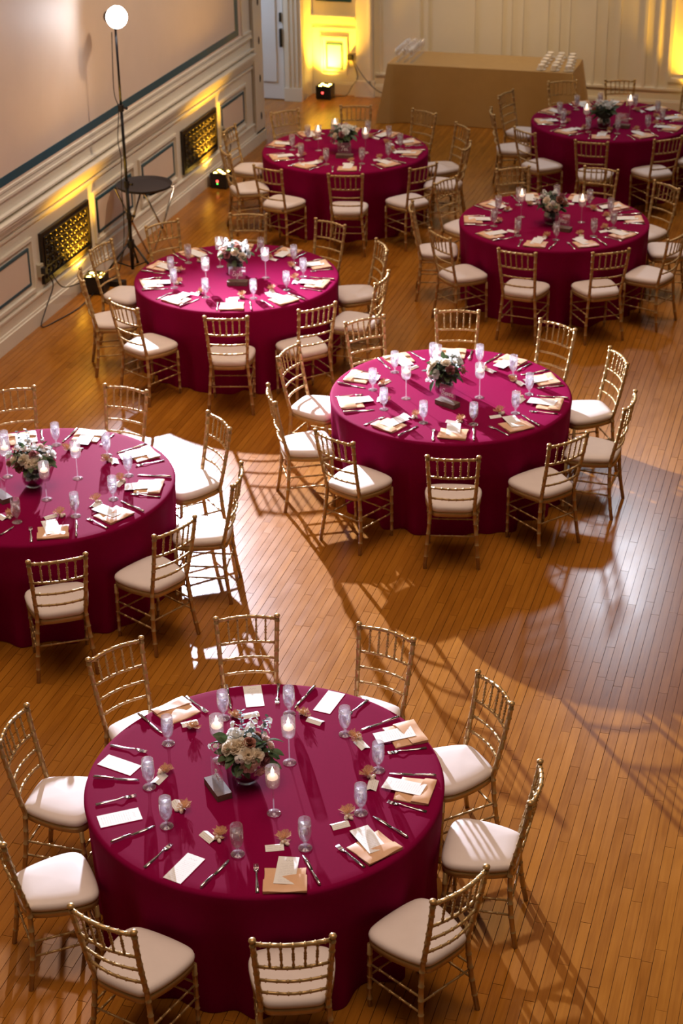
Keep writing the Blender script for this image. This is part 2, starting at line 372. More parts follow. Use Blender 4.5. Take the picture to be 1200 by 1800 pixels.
# vent grilles
def vent(y0, y1, label):
    z0, z1 = 0.335, 0.840; e = empty('vent_grille', (WX, (y0+y1)/2, z0)); tag(e, label, 'vent', 'cast vent grilles in the panelled wall')
    W, H = y1-y0, z1-z0
    def b(name, ya, yb, za, zb, xa, xb, mat='bronze'):
        return mk(name, MB().bb((xa, ya, za), (xb, yb, zb)), mat, e)
    b('backing', -W/2+.02, W/2-.02, .02, H-.02, 0.001, 0.006, 'black')
    mk('grille_frame', frame_mb(-W/2, W/2, 0, H, 0.045, 0.0, 0.032), 'bronze', e)
    mk('frame_bead', frame_mb(-W/2+.045, W/2-.045, .045, H-.045, 0.012, 0.0, 0.042), 'bronze', e)
    rows, cols = 4, 9; iw, ih = W-.114, H-.114
    for i in range(1, rows):
        z = .057+ih*i/rows; b('bar', -iw/2, iw/2, z-.006, z+.006, 0.010, 0.030)
    for i in range(1, cols):
        y = -iw/2+iw*i/cols; b('bar', y-.004, y+.004, .057, .057+ih, 0.010, 0.026)
    rm = MB(); n = 10
    for k in range(n):
        pass
    path = [(0.022, 0.036*math.cos(2*PI*k/n), 0.042*math.sin(2*PI*k/n)) for k in range(n+1)]
    rm.tube(path, 0.0065, 5, False); rme = rm.mesh('ring_ornament', 'bronze', True)
    dm = MB().ball((0.024, 0, 0), 0.016, 6, 4).mesh('rosette', 'bronze', True)
    for i in range(rows):
        for j in range(cols):
            c = (0, -iw/2+iw*(j+.5)/cols, .057+ih*(i+.5)/rows)
            o = inst('ring_ornament', rme, e, c); inst('rosette', dm, o)
vent(14.555, 15.68, 'dark cast vent grille lit amber, beside the uplight nearest the black light stand')
vent(18.303, 19.424, 'dark cast vent grille lit amber, between the light stand and the corner casing')

# ------------------------------------------------------------------ back wall, alcove door
wb = mk('wall_back', MB().bb((-7.46, WY, -0.01), (3.0, WY+0.2, 6.6)), 'white'); struct(wb)
wa = mk('wall_alcove', MB().bb((-10.4, 23.18, -0.01), (-7.425, WY+0.2, 6.6)), 'white'); struct(wa)
def bx(px): return ony(px, WY).x
def bz(px): return ony(px, WY).z
def bstrip(name, x0, x1, z0, z1, out, mat='white'): return mk(name, MB().bb((x0, WY-out, z0), (x1, WY+0.01, z1)), mat, wb)
NX0, NX1 = -7.425, bx((626, 100))
bstrip('baseboard', NX0, 2.0, 0, 0.15, 0.035); bstrip('baseboard_cap', NX0, 2.0, 0.15, 0.17, 0.022)
zc = bz((585, 42))
for a, b, t in ((0, .03, .02), (.03, .06, .035), (.06, .09, .05), (.09, .12, .065), (-.075, -.055, .02)):
    bstrip('chair_rail_moulding', NX0, NX1, zc+a, zc+b, t)
def bframe(x0, x1, z0, z1, wd, out, name, mat, parent):
    mb = MB()
    for a, b in (((x0, z0), (x1, z0+wd)), ((x0, z1-wd), (x1, z1)), ((x0, z0+wd), (x0+wd, z1-wd)), ((x1-wd, z0+wd), (x1, z1-wd))):
        mb.bb((a[0], WY-out, a[1]), (b[0], WY+.005, b[1]))
    return mk(name, mb, mat, parent)
fx0, fx1, fz0, fz1 = bx((573, 98)), bx((602, 98)), bz((588, 122)), bz((588, 76))
bframe(fx0, fx1, fz0, fz1, 0.022, 0.014, 'panel_outline', 'teal', wb)
bframe(fx0-.07, fx1+.07, fz0-.07, fz1+.09, 0.03, 0.028, 'panel_moulding', 'white', wb)
bstrip('field_outline', NX0+.06, NX1-.06, bz((588, 2)), bz((588, -4)), .012, 'teal')
px0, px1 = bx((628, 100)), bx((657, 100))
bstrip('pilaster', px0, px1, 0, 6.5, .07); bstrip('pilaster_bead', px1-.05, px1-.02, .2, 6.5, .09); bstrip('pilaster_base', px0-.02, px1+.02, 0, .22, .09)
for p, wd in ((668, .02), (737, .03), (750, .05), (832.7, .03), (880, .03), (896, .05), (918, .02), (961, .03), (980, .05), (1000, .02), (1045, .03), (1064, .05), (1088, .03), (1135, .04), (1159, .03)):
    x = bx((p, 60)); bstrip('wall_flute', x-wd/2, x+wd/2, .32, 6.5, .022)
bstrip('plinth_moulding', bx((660, 60)), 2.0, .30, .33, .03)
xr = bx((1178, 60)); bframe(xr, xr+1.2, .42, 4.5, .05, .035, 'panel_moulding', 'white', wb)
# alcove: door and trim
ad0, ad1 = ony((440, 100), 23.18).x, ony((500, 100), 23.18).x
door = mk('door_1', MB().bb((ad0-.4, 23.13, 0.012), (ad1, 23.18, 2.4)), 'doorwhite', None); struct(door)
for x0, x1 in ((ad0-.30, ad0+.05), (ad1-.30, ad1-.10)):
    mk('door_panel', MB().bb((x0, 23.115, .25), (x1, 23.14, 2.2)), 'doorwhite', door)
dz0, dz1, dz2, dz3 = [ony((494, p), 23.12).z for p in (82, 50, 38, 22)]
dx = ony((493.5, 60), 23.12).x
mk('door_handle', MB().bb((dx-.012, 23.08, dz0), (dx+.016, 23.13, dz1)), 'bronze', door)
mk('door_lock', MB().bb((dx-.012, 23.09, dz2), (dx+.012, 23.13, dz3)), 'bronze', door)
t1 = mk('trim_1', MB().bb((ad1+.02, 23.10, 0), (-7.425, 23.20, 6.5)), 'white'); struct(t1)
for f in (.25, .5, .75):
    x = ad1+.02+(-7.425-ad1-.02)*f; mk('casing_bead', MB().bb((x-.014, 23.085, 0.18), (x+.014, 23.11, 6.4)), 'white', t1)
mk('trim_plinth', MB().bb((ad1+.015, 23.08, 0), (-7.42, 23.12, .18)), 'white', t1)

# ------------------------------------------------------------------ chairs
RING = 0.0028
def bamboo(path, r, rings, n=8, taper=None):
    """tube along a path with raised bamboo nodes at the given arc fractions"""
    P = [Vector(p) for p in path]; L = [0]
    for i in range(1, len(P)): L.append(L[-1]+(P[i]-P[i-1]).length)
    tot = L[-1]
    def at(s):
        s = min(max(s, 0), tot)
        for i in range(1, len(P)):
            if s <= L[i]+1e-9: return P[i-1].lerp(P[i], (s-L[i-1])/max(1e-9, L[i]-L[i-1]))
        return P[-1]
    st = [(l, 0) for l in L]
    for f in rings:
        s = f*tot; st += [(s-.0045, 0), (s-.002, 1), (s+.002, 1), (s+.0045, 0)]
    st = sorted((max(0, min(tot, a)), b) for a, b in st)
    rr = []; pp = []
    for s, b in st:
        if pp and (at(s)-pp[-1]).length < 1e-4: continue
        k = 1 if taper is None else 1+(taper-1)*s/tot
        pp.append(at(s)); rr.append(r*k+(RING if b else 0))
    return MB().tube(pp, rr, n)
def lerp3(a, b, t): return tuple(a[i]+(b[i]-a[i])*t for i in range(3))
SEATZ = 0.435
def post_pt(sx, z):
    # rear leg and back post: splayed foot, narrow waist at the seat, flaring top
    if z <= 0.45:
        t = z/0.45; return (sx*(0.190+(0.152-0.190)*t), 0.045+(0.088-0.045)*t - 0.012*math.sin(PI*t)*-1, z)
    t = (z-0.45)/(0.905-0.45); return (sx*(0.152+(0.1775-0.152)*t), 0.088*(1-t)**1.25, z)
CHAIR = []   # (part name, mesh)
def build_chair():
    def part(n, mb, mat='gold', smooth=True): CHAIR.append((n, mb.mesh(n, mat, smooth)))
    # cushion: rounded shield shape
    out = []
    def outline(k):
        rear, front = 0.060, 0.450
        pts = [(-0.135, rear+.02), (-0.09, rear+.004), (0, rear), (0.09, rear+.004), (0.135, rear+.02), (0.168, 0.15), (0.193, 0.25), (0.202, 0.335), (0.196, 0.395), (0.165, 0.432), (0.10, 0.446), (0, front), (-0.10, 0.446), (-0.165, 0.432), (-0.196, 0.395), (-0.202, 0.335), (-0.193, 0.25), (-0.168, 0.15)]
        cx, cy = 0, 0.26
        return [(cx+(x-cx)*k, cy+(y-cy)*k) for x, y in pts]
    def closed(pts, m=3):
        P = [Vector((x, y, 0)) for x, y in pts]; n = len(P); o = []
        for i in range(n):
            p0, p1, p2, p3 = P[i-1], P[i], P[(i+1) % n], P[(i+2) % n]
            for j in range(m):
                t = j/m; q = 0.5*((2*p1)+(p2-p0)*t+(2*p0-5*p1+4*p2-p3)*t*t+(3*p1-p0-3*p2+p3)*t**3); o.append((q.x, q.y))
        return o
    def stack(levels):
        mb = MB(); V = []; F = []; n = None
        for k, z in levels:
            o = closed(outline(k)); n = len(o); V += [(x, y, z) for x, y in o]
        for i in range(len(levels)-1):
            for k in range(n): F.append((i*n+k, i*n+(k+1) % n, (i+1)*n+(k+1) % n, (i+1)*n+k))
        F.append(tuple(range(n-1, -1, -1))); F.append(tuple((len(levels)-1)*n+k for k in range(n)))
        return mb.add(V, F)
    part('seat_cushion', stack([(0.955, .437), (0.995, .445), (1.005, .456), (0.985, .470), (0.93, .480), (0.82, .487), (0.6, .491), (0.3, .493), (0.05, .4935)]), 'ivory')
    part('seat_frame', stack([(0.93, .398), (0.985, .402), (0.985, .432), (0.95, .437)]))
    zs = [0, .1, .2, .3, .38, .45, .52, .6, .68, .76, .84, .89]
    for s in (-1, 1):
        path = [post_pt(s, z) for z in zs]
        part('back_post', bamboo(path, 0.0135, [.10, .20, .29, .38, .47, .56, .63, .70, .77, .84, .91, .975], 9))
        part('finial', MB().lathe([(0.0005, -.004), (.013, -.002), (.0135, .002), (.011, .004), (.0165, .008), (.0185, .014), (.016, .021), (.009, .0255), (.0005, .027)], 10, post_pt(s, .888)))
        part('front_leg', bamboo([(s*.172, .425, 0), (s*.176, .420, .2), (s*.180, .412, .405)], 0.0105, [.12, .3, .48, .66, .84], 8, 1.25))
    def bowed(z, inset, bow, dz=0):
        a, b = post_pt(-1, z), post_pt(1, z); o = []
        for i in range(9):
            t = i/8; p = lerp3(a, b, t); o.append((p[0], p[1]-bow*math.sin(PI*t), p[2]+dz*math.sin(PI*t)))
        return o
    part('top_rail', bamboo(bowed(.882, 0, .030, .006), .0105, [.1, .22, .35, .5, .65, .78, .9], 8))
    for z, r in ((.735, .0082), (.642, .0078), (.552, .0078)):
        part('back_rail', bamboo(bowed(z, 0, .026), r, [.12, .27, .42, .58, .73, .88], 7))
    top, mid = bowed(.882, 0, .030, .006), bowed(.735, 0, .026)
    def on(path, t):
        i = min(int(t*8), 7); return lerp3(path[i], path[i+1], t*8-i)
    for t in (.19, .345, .5, .655, .81):
        part('spindle', bamboo([on(mid, t), on(top, t)], .0058, [.14, .38, .5, .62, .86], 6))
    for z, y in ((.285, .415), (.205, .418)):
        part('stretcher', bamboo([(-.176, y, z), (.176, y, z)], .0062, [.2, .4, .6, .8], 6))
    for s in (-1, 1):
        for z in (.275, .190):
            a = post_pt(s, z); part('stretcher', bamboo([a, (s*.176, .418, z)], .0062, [.2, .4, .6, .8], 6))
    part('stretcher', bamboo([post_pt(-1, .245), post_pt(1, .245)], .0062, [.25, .5, .75], 6))
build_chair()
TN = {1: 'the bare-menu table', 2: 'the table signed Seven', 3: 'the mauve-rose table', 4: 'the table signed Eight', 5: 'the doorway table', 6: 'the table signed Nine', 7: 'the table signed Eleven'}
MARKS = [(i+1, Vector((*t, 0)), TN[i+1]) for i, t in enumerate(TABLES)]+[(0, Vector((-7.0, 15.93, 0)), 'the light stand'), (0, Vector((-7.2, 15.3, 0)), 'the grille uplight'), (0, Vector((-7.2, 19.0, 0)), 'the uplight with red readout'), (0, Vector((-4.8, 22.7, 0)), 'the buffet'), (0, Vector((-7.2, 23.1, 0)), 'the alcove door'), (0, Vector((-7.3, 11.5, 0)), 'the panelled wall')]
def toward(tn, ang):
    """the landmark that lies beyond a seat, seen from the middle of its table"""
    c = Vector((*TABLES[tn-1], 0)); best = (R(34), 'the open floor')
    for k, p, nm in MARKS:
        if k == tn or (p-c).length > 6.5: continue
        d = p-c; da = abs((math.atan2(d.y, d.x)-ang+PI) % (2*PI)-PI)
        if da < best[0]: best = (da, nm)
    return 'toward '+best[1]
def chair(tn, m, n, label=None):
    """m = point under the middle of the top rail, n = outward direction"""
    e = empty('chiavari_chair', (m.x, m.y, 0), math.atan2(n.x, -n.y))
    tag(e, label or 'gold chair with ivory cushion at '+TN[tn]+', '+toward(tn, math.atan2(n.y, n.x)), 'chair', 'gold chairs around '+TN[tn])
    rear = {}
    for nm, me in CHAIR:
        if nm == 'finial': inst(nm, me, post)
        else:
            o = inst(nm, me, e)
            if nm == 'back_post': post = o
    return e
# pixels of the two finials of every chair back in the photograph (far order: left end, right end seen from outside)
FIN = {1: [((379, 1086), (487, 1081.5)), ((631, 1095), (726.5, 1123.5)), ((838.7, 1179.6), (897.7, 1237)), ((933.6, 1336), (910.6, 1408.8)), ((843.5, 1516), (750, 1576.5)), ((583.5, 1641), (442.5, 1646)), ((235, 1639), (123.5, 1591)), ((14, 1482), None), (None, (44.7, 1238)), ((155, 1158.5), (247.5, 1120))],
 2: [((766.4, 544.4), (841, 545.6)), ((950, 559.4), (1011, 579)), ((1071, 609.7), (1100.7, 639.3)), ((1112, 685.3), (1092, 718.7)), ((1030.7, 757.3), (961.5, 781)), ((840.5, 803.5), (752, 801)), ((626.4, 776), (559.4, 751.6)), ((492.6, 707), (479.6, 673.6)), ((489, 628), (526.4, 601)), ((606.5, 567), (674.7, 553.9))],
 3: [(None, (59.5, 676.8)), ((185, 675.2), (256.7, 687.3)), ((362, 723), (401, 754.4)), ((417, 812), (402, 853.6)), ((335, 905), (265.8, 938.8)), ((148.8, 970.8), (50, 985.4))],
 4: [((404.4, 375), (467.4, 376)), ((555.4, 383.6), (605.6, 395.7)), ((652, 419.9), (669.8, 441.5)), ((683.5, 475.4), (660, 498.3)), ((589.4, 530.8), (524, 544.5)), ((434, 556), (360, 556)), ((243, 542.5), (193.8, 525)), (None, (139.7, 470.8)), ((163.3, 439.2), (198.3, 422.5)), ((256.7, 398), (311.7, 385))],
 5: [((478, 199), (527, 192)), ((597.5, 185.5), (653, 185.4)), ((725.3, 190.3), (765.8, 199.7)), ((798.3, 215.8), (820.8, 227.5)), ((822.5, 247.5), (810, 263.3)), ((766.7, 285.8), (720.8, 295.8)), ((636.7, 306.7), (577, 305)), ((493.6, 298), (446, 290)), (None, (391, 257)), ((401, 233), (422, 218.7))],
 6: [((1027.7, 292), (1085.8, 298.5)), ((1151, 317.6), (1192.6, 330.9)), ((1178, 354), None), ((1199.6, 402), (1168, 420.6)), ((1104.5, 435.8), (1041, 443.4)), ((942.4, 443.6), (877.6, 434.4)), ((792.4, 419), (757, 399.6)), (None, (727, 353)), ((762.5, 323.3), (803, 308.3)), ((874, 297), (928, 292))],
 7: [((1062.5, 141.2), (1116.4, 139.8)), ((1197, 236.7), (1146, 244.6)), ((1069, 250.3), (1010, 246)), ((940, 234.7), (904, 222)), ((872.7, 202), (868.5, 188)), ((875.6, 168.7), (902, 156.8)), ((964.2, 142.7), (1013, 141.2))]}
SPECIAL = {(1, 9): 'gold bamboo-style chair facing the only napkin that holds no menu card',
           **{(1, k): 'gold chair at a bare menu card, its back to the table signed Seven' for k in (0, 1)},
           **{(1, k): 'gold chair at a bare menu card, its back to the panelled wall' for k in (6, 7, 8)},
           **{(1, k): 'gold chair at a napkin with tucked menu on the bare-menu table' for k in (2, 4, 5)},
           (1, 3): 'gold bamboo-style chair whose ivory cushion is crossed by bright light stripes',
           (7, 6): 'gold bamboo-style chair standing against the buffet under the white cups',
           (4, 7): 'gold bamboo-style chair with brightly lit cushion, close to the wall uplight by the stand',
           (4, 9): 'gold bamboo-style chair between the round tray and the table signed Eight',
           (5, 0): 'gold bamboo-style chair standing before the open alcove floor'}
ANG = {}
for tn, L in FIN.items():
    c = Vector((*TABLES[tn-1], 0)); ANG[tn] = []
    for i, (a, b) in enumerate(L):
        A = onz(a, .905) if a else None; B = onz(b, .905) if b else None
        if A and B:
            m = (A+B)/2; d = (B-A).normalized(); n = Vector((-d.y, d.x, 0)); rad = (m-c); rad.z = 0; rad.normalize()
            n = (n*0.65+rad*0.35).normalized()
        else:
            K = (B or A)-c; K.z = 0; off = R(7.4)*(1 if B else -1); ph = math.atan2(K.y, K.x)+off
            n = Vector((math.cos(ph), math.sin(ph), 0)); m = c+n*1.365
        # keep the cushion clear of the hanging cloth
        q = m-c; q.z = 0
        if q.length < 1.372: q = q.normalized()*1.372
        m = c+q; ANG[tn].append(math.atan2(q.y, q.x)); chair(tn, m, n, SPECIAL.get((tn, i)))
for tn, ph in ((7, ANG[7][1]+R(36)), (7, ANG[7][1]+R(72)), (7, ANG[7][1]+R(108)), (3, R(161)), (3, R(-163)), (3, R(-130)), (3, R(-97))):
    n = Vector((math.cos(ph), math.sin(ph), 0)); chair(tn, Vector((*TABLES[tn-1], 0))+n*1.376, n)

# ------------------------------------------------------------------ table cloths
HT = 0.765
def cloth(seed):
    r2 = random.Random(seed); n = 288; mb = MB()
    ph = [r2.uniform(0, 2*PI) for _ in range(8)]; fr = [13, 17, 22, 29, 9]; am = [.34, .34, .28, .18, .22]
    def fold(a): return sum(k*math.sin(f*a+ph[i]) for i, (f, k) in enumerate(zip(fr, am)))
    rings = [(0.02, HT), (.3, HT), (.6, HT), (.85, HT), (.893, HT-.0005), (.905, HT-.003), (.913, HT-.009), (.917, HT-.020)]
    V = []
    for r, z in rings: V += [(r*math.cos(2*PI*k/n), r*math.sin(2*PI*k/n), z) for k in range(n)]
    zs = [.70, .64, .56, .47, .38, .28, .18, .09, .03, .004]
    for z in zs:
        t = (HT-z)/HT
        for k in range(n):
            a = 2*PI*k/n; A = .003+.055*t**1.15
            r = .917-.004*t+ A*(fold(a)-.85) + (0.012*t if z < .1 else 0)
            V.append((r*math.cos(a), r*math.sin(a), z))
    m = len(rings)+len(zs); F = [tuple(range(n))]
    for i in range(m-1):
        for k in range(n): F.append((i*n+k, (i+1)*n+k, (i+1)*n+(k+1) % n, i*n+(k+1) % n))
    mb.add(V, F); return mb.mesh('tablecloth', 'cloth', True)
TL = {1: 'burgundy floor-length cloth on the round table with bare menu cards', 2: 'burgundy floor-length cloth on the round table whose sign reads Seven',
      3: 'burgundy floor-length cloth on the round table with the mauve rose bouquet', 4: 'burgundy floor-length cloth on the round table beside the light stand',
      5: 'burgundy floor-length cloth on the round table near the alcove door', 6: 'burgundy floor-length cloth on the round table whose sign reads Nine', 7: 'burgundy floor-length cloth on the round table before the cup buffet'}
for i, t in enumerate(TABLES):
    o = inst('tablecloth', cloth(i+1), None, (*t, 0), (0, 0, rnd.uniform(0, 6))); tag(o, TL[i+1], 'tablecloth', 'burgundy cloths on the round tables')

# ------------------------------------------------------------------ place settings
def m_glass():
    prof = [(.0005, .004), (.010, .0045), (.030, .0025), (.0345, .0015), (.0345, 0), (.030, .0035), (.012, .007), (.007, .014), (.0062, .024), (.008, .034), (.014, .043), (.024, .056), (.031, .078), (.0335, .105), (.0325, .135), (.030, .170), (.0285, .170), (.031, .135), (.032, .105), (.0295, .078), (.022, .057), (.010, .046), (.0005, .044)]
    return MB().lathe(prof, 18).mesh('water_goblet', 'glass', True)
def m_water():
    return MB().lathe([(.0005, .0465), (.010, .048), (.021, .059), (.0285, .079), (.0312, .105), (.0308, .128), (.0302, .138), (.0005, .138)], 16).mesh('water', 'water', True)
GM, WM = m_glass(), m_water()
IM = MB().box((0, 0, 0), (.019, .017, .016)).mesh('ice_cube', 'ice')
def goblet(p, label, group):
    o = inst('water_goblet', GM, None, p, (0, 0, rnd.uniform(0, 6))); tag(o, label, 'glass', group)
    inst('water', WM, o)
    for k in range(4):
        a = rnd.uniform(0, 6.28); r = .012
        inst('ice_cube', IM, o, (r*math.cos(a), r*math.sin(a), .082+.0155*k), (rnd.uniform(0, 3), rnd.uniform(0, 3), rnd.uniform(0, 3)))
    return o
def m_fork():
    mb = MB(); path = [(0, -.105, .0022), (0, -.06, .0030), (0, 0, .0042), (0, .03, .0085), (0, .045, .0075)]
    wd = [.0092, .0075, .0042, .0036, .0042]
    V = []; F = []
    for (x, y, z), wv in zip(path, wd):
        V += [(-wv, y, z), (wv, y, z), (wv, y, z+.002), (-wv, y, z+.002)]
    for i in range(len(path)-1):
        a = i*4; b = a+4
        for k in range(4): F.append((a+k, a+(k+1) % 4, b+(k+1) % 4, b+k))
    F += [(3, 2, 1, 0), tuple(range((len(path)-1)*4, len(path)*4))]; mb.add(V, F)
    mb.add([(-.0042, .043, .0075), (.0042, .043, .0075), (.0118, .056, .0045), (.0118, .068, .0030), (-.0118, .068, .0030), (-.0118, .056, .0045),
            (-.0042, .043, .0092), (.0042, .043, .0092), (.0118, .056, .0062), (.0118, .068, .0047), (-.0118, .068, .0047), (-.0118, .056, .0062)],
           [(5, 4, 3, 2, 1, 0), (6, 7, 8, 9, 10, 11)]+[(i, (i+1) % 6, 6+(i+1) % 6, 6+i) for i in range(6)])
    for x in (-.0098, -.0033, .0033, .0098):
        mb.tube([(x, .066, .0038), (x, .088, .0032), (x*.98, .106, .0062)], [.0022, .002, .001], 5)
    return mb.mesh('dinner_fork', 'silver', True)
def m_knife():
    mb = MB().tube([(0, -.12, .0052), (0, -.112, .0085), (0, -.06, .0080), (0, -.018, .0064), (0, -.008, .0048)], [.005, .0082, .0076, .0060, .0044], 8)
    blade = [(-.006, -.010), (.006, -.010), (.0095, .01), (.0105, .06), (.0085, .10), (.003, .119), (-.003, .121), (-.006, .10)]
    mb.prism(blade, .0022, .0044); return mb.mesh('dinner_knife', 'silver', True)
FM, KM = m_fork(), m_knife()
def m_napkin(var):
    r2 = random.Random(40+var)
    wx, wy = .100, .088
    def top(u, v):
        x, y = (u-.5)*2*wx, (v-.5)*2*wy; e = max(abs(u-.5), abs(v-.5))*2
        z = .013+.004*math.sin(9*u+var)*math.cos(6*v)*(1-e**6) if e < .98 else .008
        return (x*(1+.03*math.sin(5*v+var)), y*(1+.04*math.sin(4*u+var*2)), z)
    mb = MB().grid(top, 8, 8); n0 = len(mb.v)
    def bot(u, v): x, y, z = top(u, v); return (x, y, .0005)
    mb.grid(lambda u, v: bot(1-u, v), 8, 8)
    ed = [top(i/8, 0) for i in range(9)]+[top(1, i/8) for i in range(1, 9)]+[top(1-i/8, 1) for i in range(1, 9)]+[top(0, 1-i/8) for i in range(1, 8)]
    n = len(ed); mb.add(ed+[(x, y, .0005) for x, y, z in ed], [(i, n+i, n+(i+1) % n, (i+1) % n) for i in range(n)])
    slab = mb.mesh('napkin', 'napkin', True)
    # pocket flap across the half nearest the diner, with a slanting hem
    def flap(u, v):
        x = (u-.5)*2*(wx+.003); hem = -.012+.030*u*(1 if var % 2 else -1)+.010
        y = -wy-.004+(hem+wy+.004)*v; e = max(abs(u-.5)*2, abs(v-.5)*2)
        return (x, y, .0215+.003*math.sin(7*u+2*v+var)-(.007 if (v < .01 or abs(u-.5) > .49) else 0))
    fb = MB().grid(flap, 8, 5)
    ed = [flap(i/8, 0) for i in range(9)]+[flap(1, i/5) for i in range(1, 6)]+[flap(1-i/8, 1) for i in range(1, 9)]+[flap(0, 1-i/5) for i in range(1, 5)]
    n = len(ed); fb.add(ed+[(x, y, .0135 if k in range(17-3, 23) else .008) for k, (x, y, z) in enumerate(ed)], [(i, n+i, n+(i+1) % n, (i+1) % n) for i in range(n)])
    return slab, fb.mesh('pocket_fold', 'napkin', True)
NM = [m_napkin(k) for k in range(3)]
MM = MB().box((0, 0, 0), (.100, .21, .0012)).mesh('menu_card', 'menu')
def m_card():
    mb = MB()
    mb.add([(-.045, -.026, .0008), (.045, -.026, .0008), (.045, .004, .012), (-.045, .004, .012), (.045, .026, .0008), (-.045, .026, .0008)], [(0, 1, 2, 3), (3, 2, 4, 5)])
    mb.add([(-.045, -.0252, .0002), (.045, -.0252, .0002), (.045, .004, .0112), (-.045, .004, .0112), (.045, .0252, .0002), (-.045, .0252, .0002)], [(3, 2, 1, 0), (5, 4, 2, 3)])
    return mb.mesh('place_card', 'card')
CM = m_card()
def m_tulle():
    mb = MB(); r2 = random.Random(5)
    for k in range(11):
        a = 2*PI*k/11+r2.uniform(-.2, .2); ln = r2.uniform(.032, .050); up = r2.uniform(.25, 1.1); wv = r2.uniform(.016, .024)
        dr = Vector((math.cos(a)*math.cos(up), math.sin(a)*math.cos(up), math.sin(up))); sd = Vector((-math.sin(a), math.cos(a), 0))
        mb.grid(lambda u, v: tuple(Vector((0, 0, .012))+dr*ln*v+sd*wv*(u-.5)*2*v**.7+Vector((0, 0, 1))*.006*math.sin(7*u+k)*v), 3, 3)
    return mb.mesh('tulle_puff', 'tulle', True)
TM = m_tulle()
AM = MB().ball((0, 0, 0), .012, 8, 6, (1.25, .85, .8)).mesh('sugared_almond', 'almond', True)
TIE = MB().tube([(.0075*math.cos(2*PI*k/8), .0075*math.sin(2*PI*k/8), .013) for k in range(9)], .0016, 5, False).mesh('ribbon_tie', 'napkin', True)
def favor(p, a, label, group):
    o = inst('favor_pouch', TM, None, p, (0, 0, a)); tag(o, label, 'party favor', group)
    inst('ribbon_tie', TIE, o)
    for k in range(4):
        t = a+k*1.9; inst('sugared_almond', AM, o, (-.020+.012*math.cos(t)-.006*(k % 2), .013*math.sin(t), .009+.004*(k == 3)), (0, .3*k, t))
    return o
def setting(tn, ang, idx, P=None):
    """place setting in front of the seat at polar angle ang; P overrides spots with points read from the photograph"""
    c = Vector((*TABLES[tn-1], 0)); er = Vector((math.cos(ang), math.sin(ang), 0)); et = Vector((-math.sin(ang), math.cos(ang), 0))
    z = HT+.0008; P = P or {}; tab = TN[tn]; tw = tab+', '+toward(tn, ang)
    def at(r, t, h=0): return c+er*r+et*t+Vector((0, 0, z+h))
    J = lambda s: rnd.uniform(-s, s)
    base = ang+PI/2          # local +y of flat items points to the table centre
    def two(k, r0, r1, t):
        if k in P: a, b = (onz(q, z) for q in P[k])
        else: a, b = at(r0, t+J(.015)), at(r1, t+J(.02))
        d = b-a; return (a+b)/2, math.atan2(-d.x, d.y)
    m, rz = two('fork', .87, .65, -.13); tag(inst('dinner_fork', FM, None, m, (0, 0, rz)), 'silver dinner fork on '+tw, 'fork', 'forks on '+tab)
    m, rz = two('knife', .87, .63, .165); tag(inst('dinner_knife', KM, None, m, (0, 0, rz)), 'silver dinner knife on '+tw, 'knife', 'knives on '+tab)
    nap = P.get('napkin', 'auto')
    if nap is not None:
        v = idx % 3; q = at(.765+J(.012), 0.015+J(.012)) if nap == 'auto' else onz(nap, z)
        rz = base+R(rnd.uniform(-9, 9)); o = inst('folded_napkin', NM[v][0], None, q, (0, 0, rz))
        tag(o, 'folded peach satin napkin on '+tw, 'napkin', 'folded napkins on '+tab); inst('pocket_fold', NM[v][1], o)
        if P.get('menu', 'auto') is not None:
            tl = R(rnd.uniform(-12, 12)); f = Vector((-math.sin(rz+tl), math.cos(rz+tl), 0))
            tag(inst('menu_card', MM, None, q+f*.058+Vector((0, 0, .0185)), (R(-2.0), 0, rz+tl)), 'white menu in a napkin on '+tw, 'menu card', 'menus tucked in napkins on '+tab)
    elif 'menu' in P:
        a, b = (onz(q, z) for q in P['menu']); d = b-a
        tag(inst('menu_card', MM, None, (a+b)/2+Vector((0, 0, .0008)), (0, 0, math.atan2(-d.x, d.y))), 'white menu lying bare on the burgundy cloth, '+toward(tn, ang), 'menu card', 'menus lying on the cloth')
    q = onz(P['glass'], z) if 'glass' in P else at(.57+J(.015), .17+J(.015)); goblet(q, 'stemmed goblet of iced water on '+tw, 'water goblets on '+tab)
    q = onz(P['card'], z) if 'card' in P else at(.555+J(.02), .02+J(.02))
    tag(inst('place_card', CM, None, q, (0, 0, base+R(rnd.uniform(-25, 25)))), 'small white place card on '+tw, 'place card', 'place cards on '+tab)
    q = onz(P['favor'], z) if 'favor' in P else at(.520+J(.018), .072+J(.015)); favor(q, ang+PI+J(.6), 'tan tulle favor pouch on '+tw, 'favor pouches on '+tab)
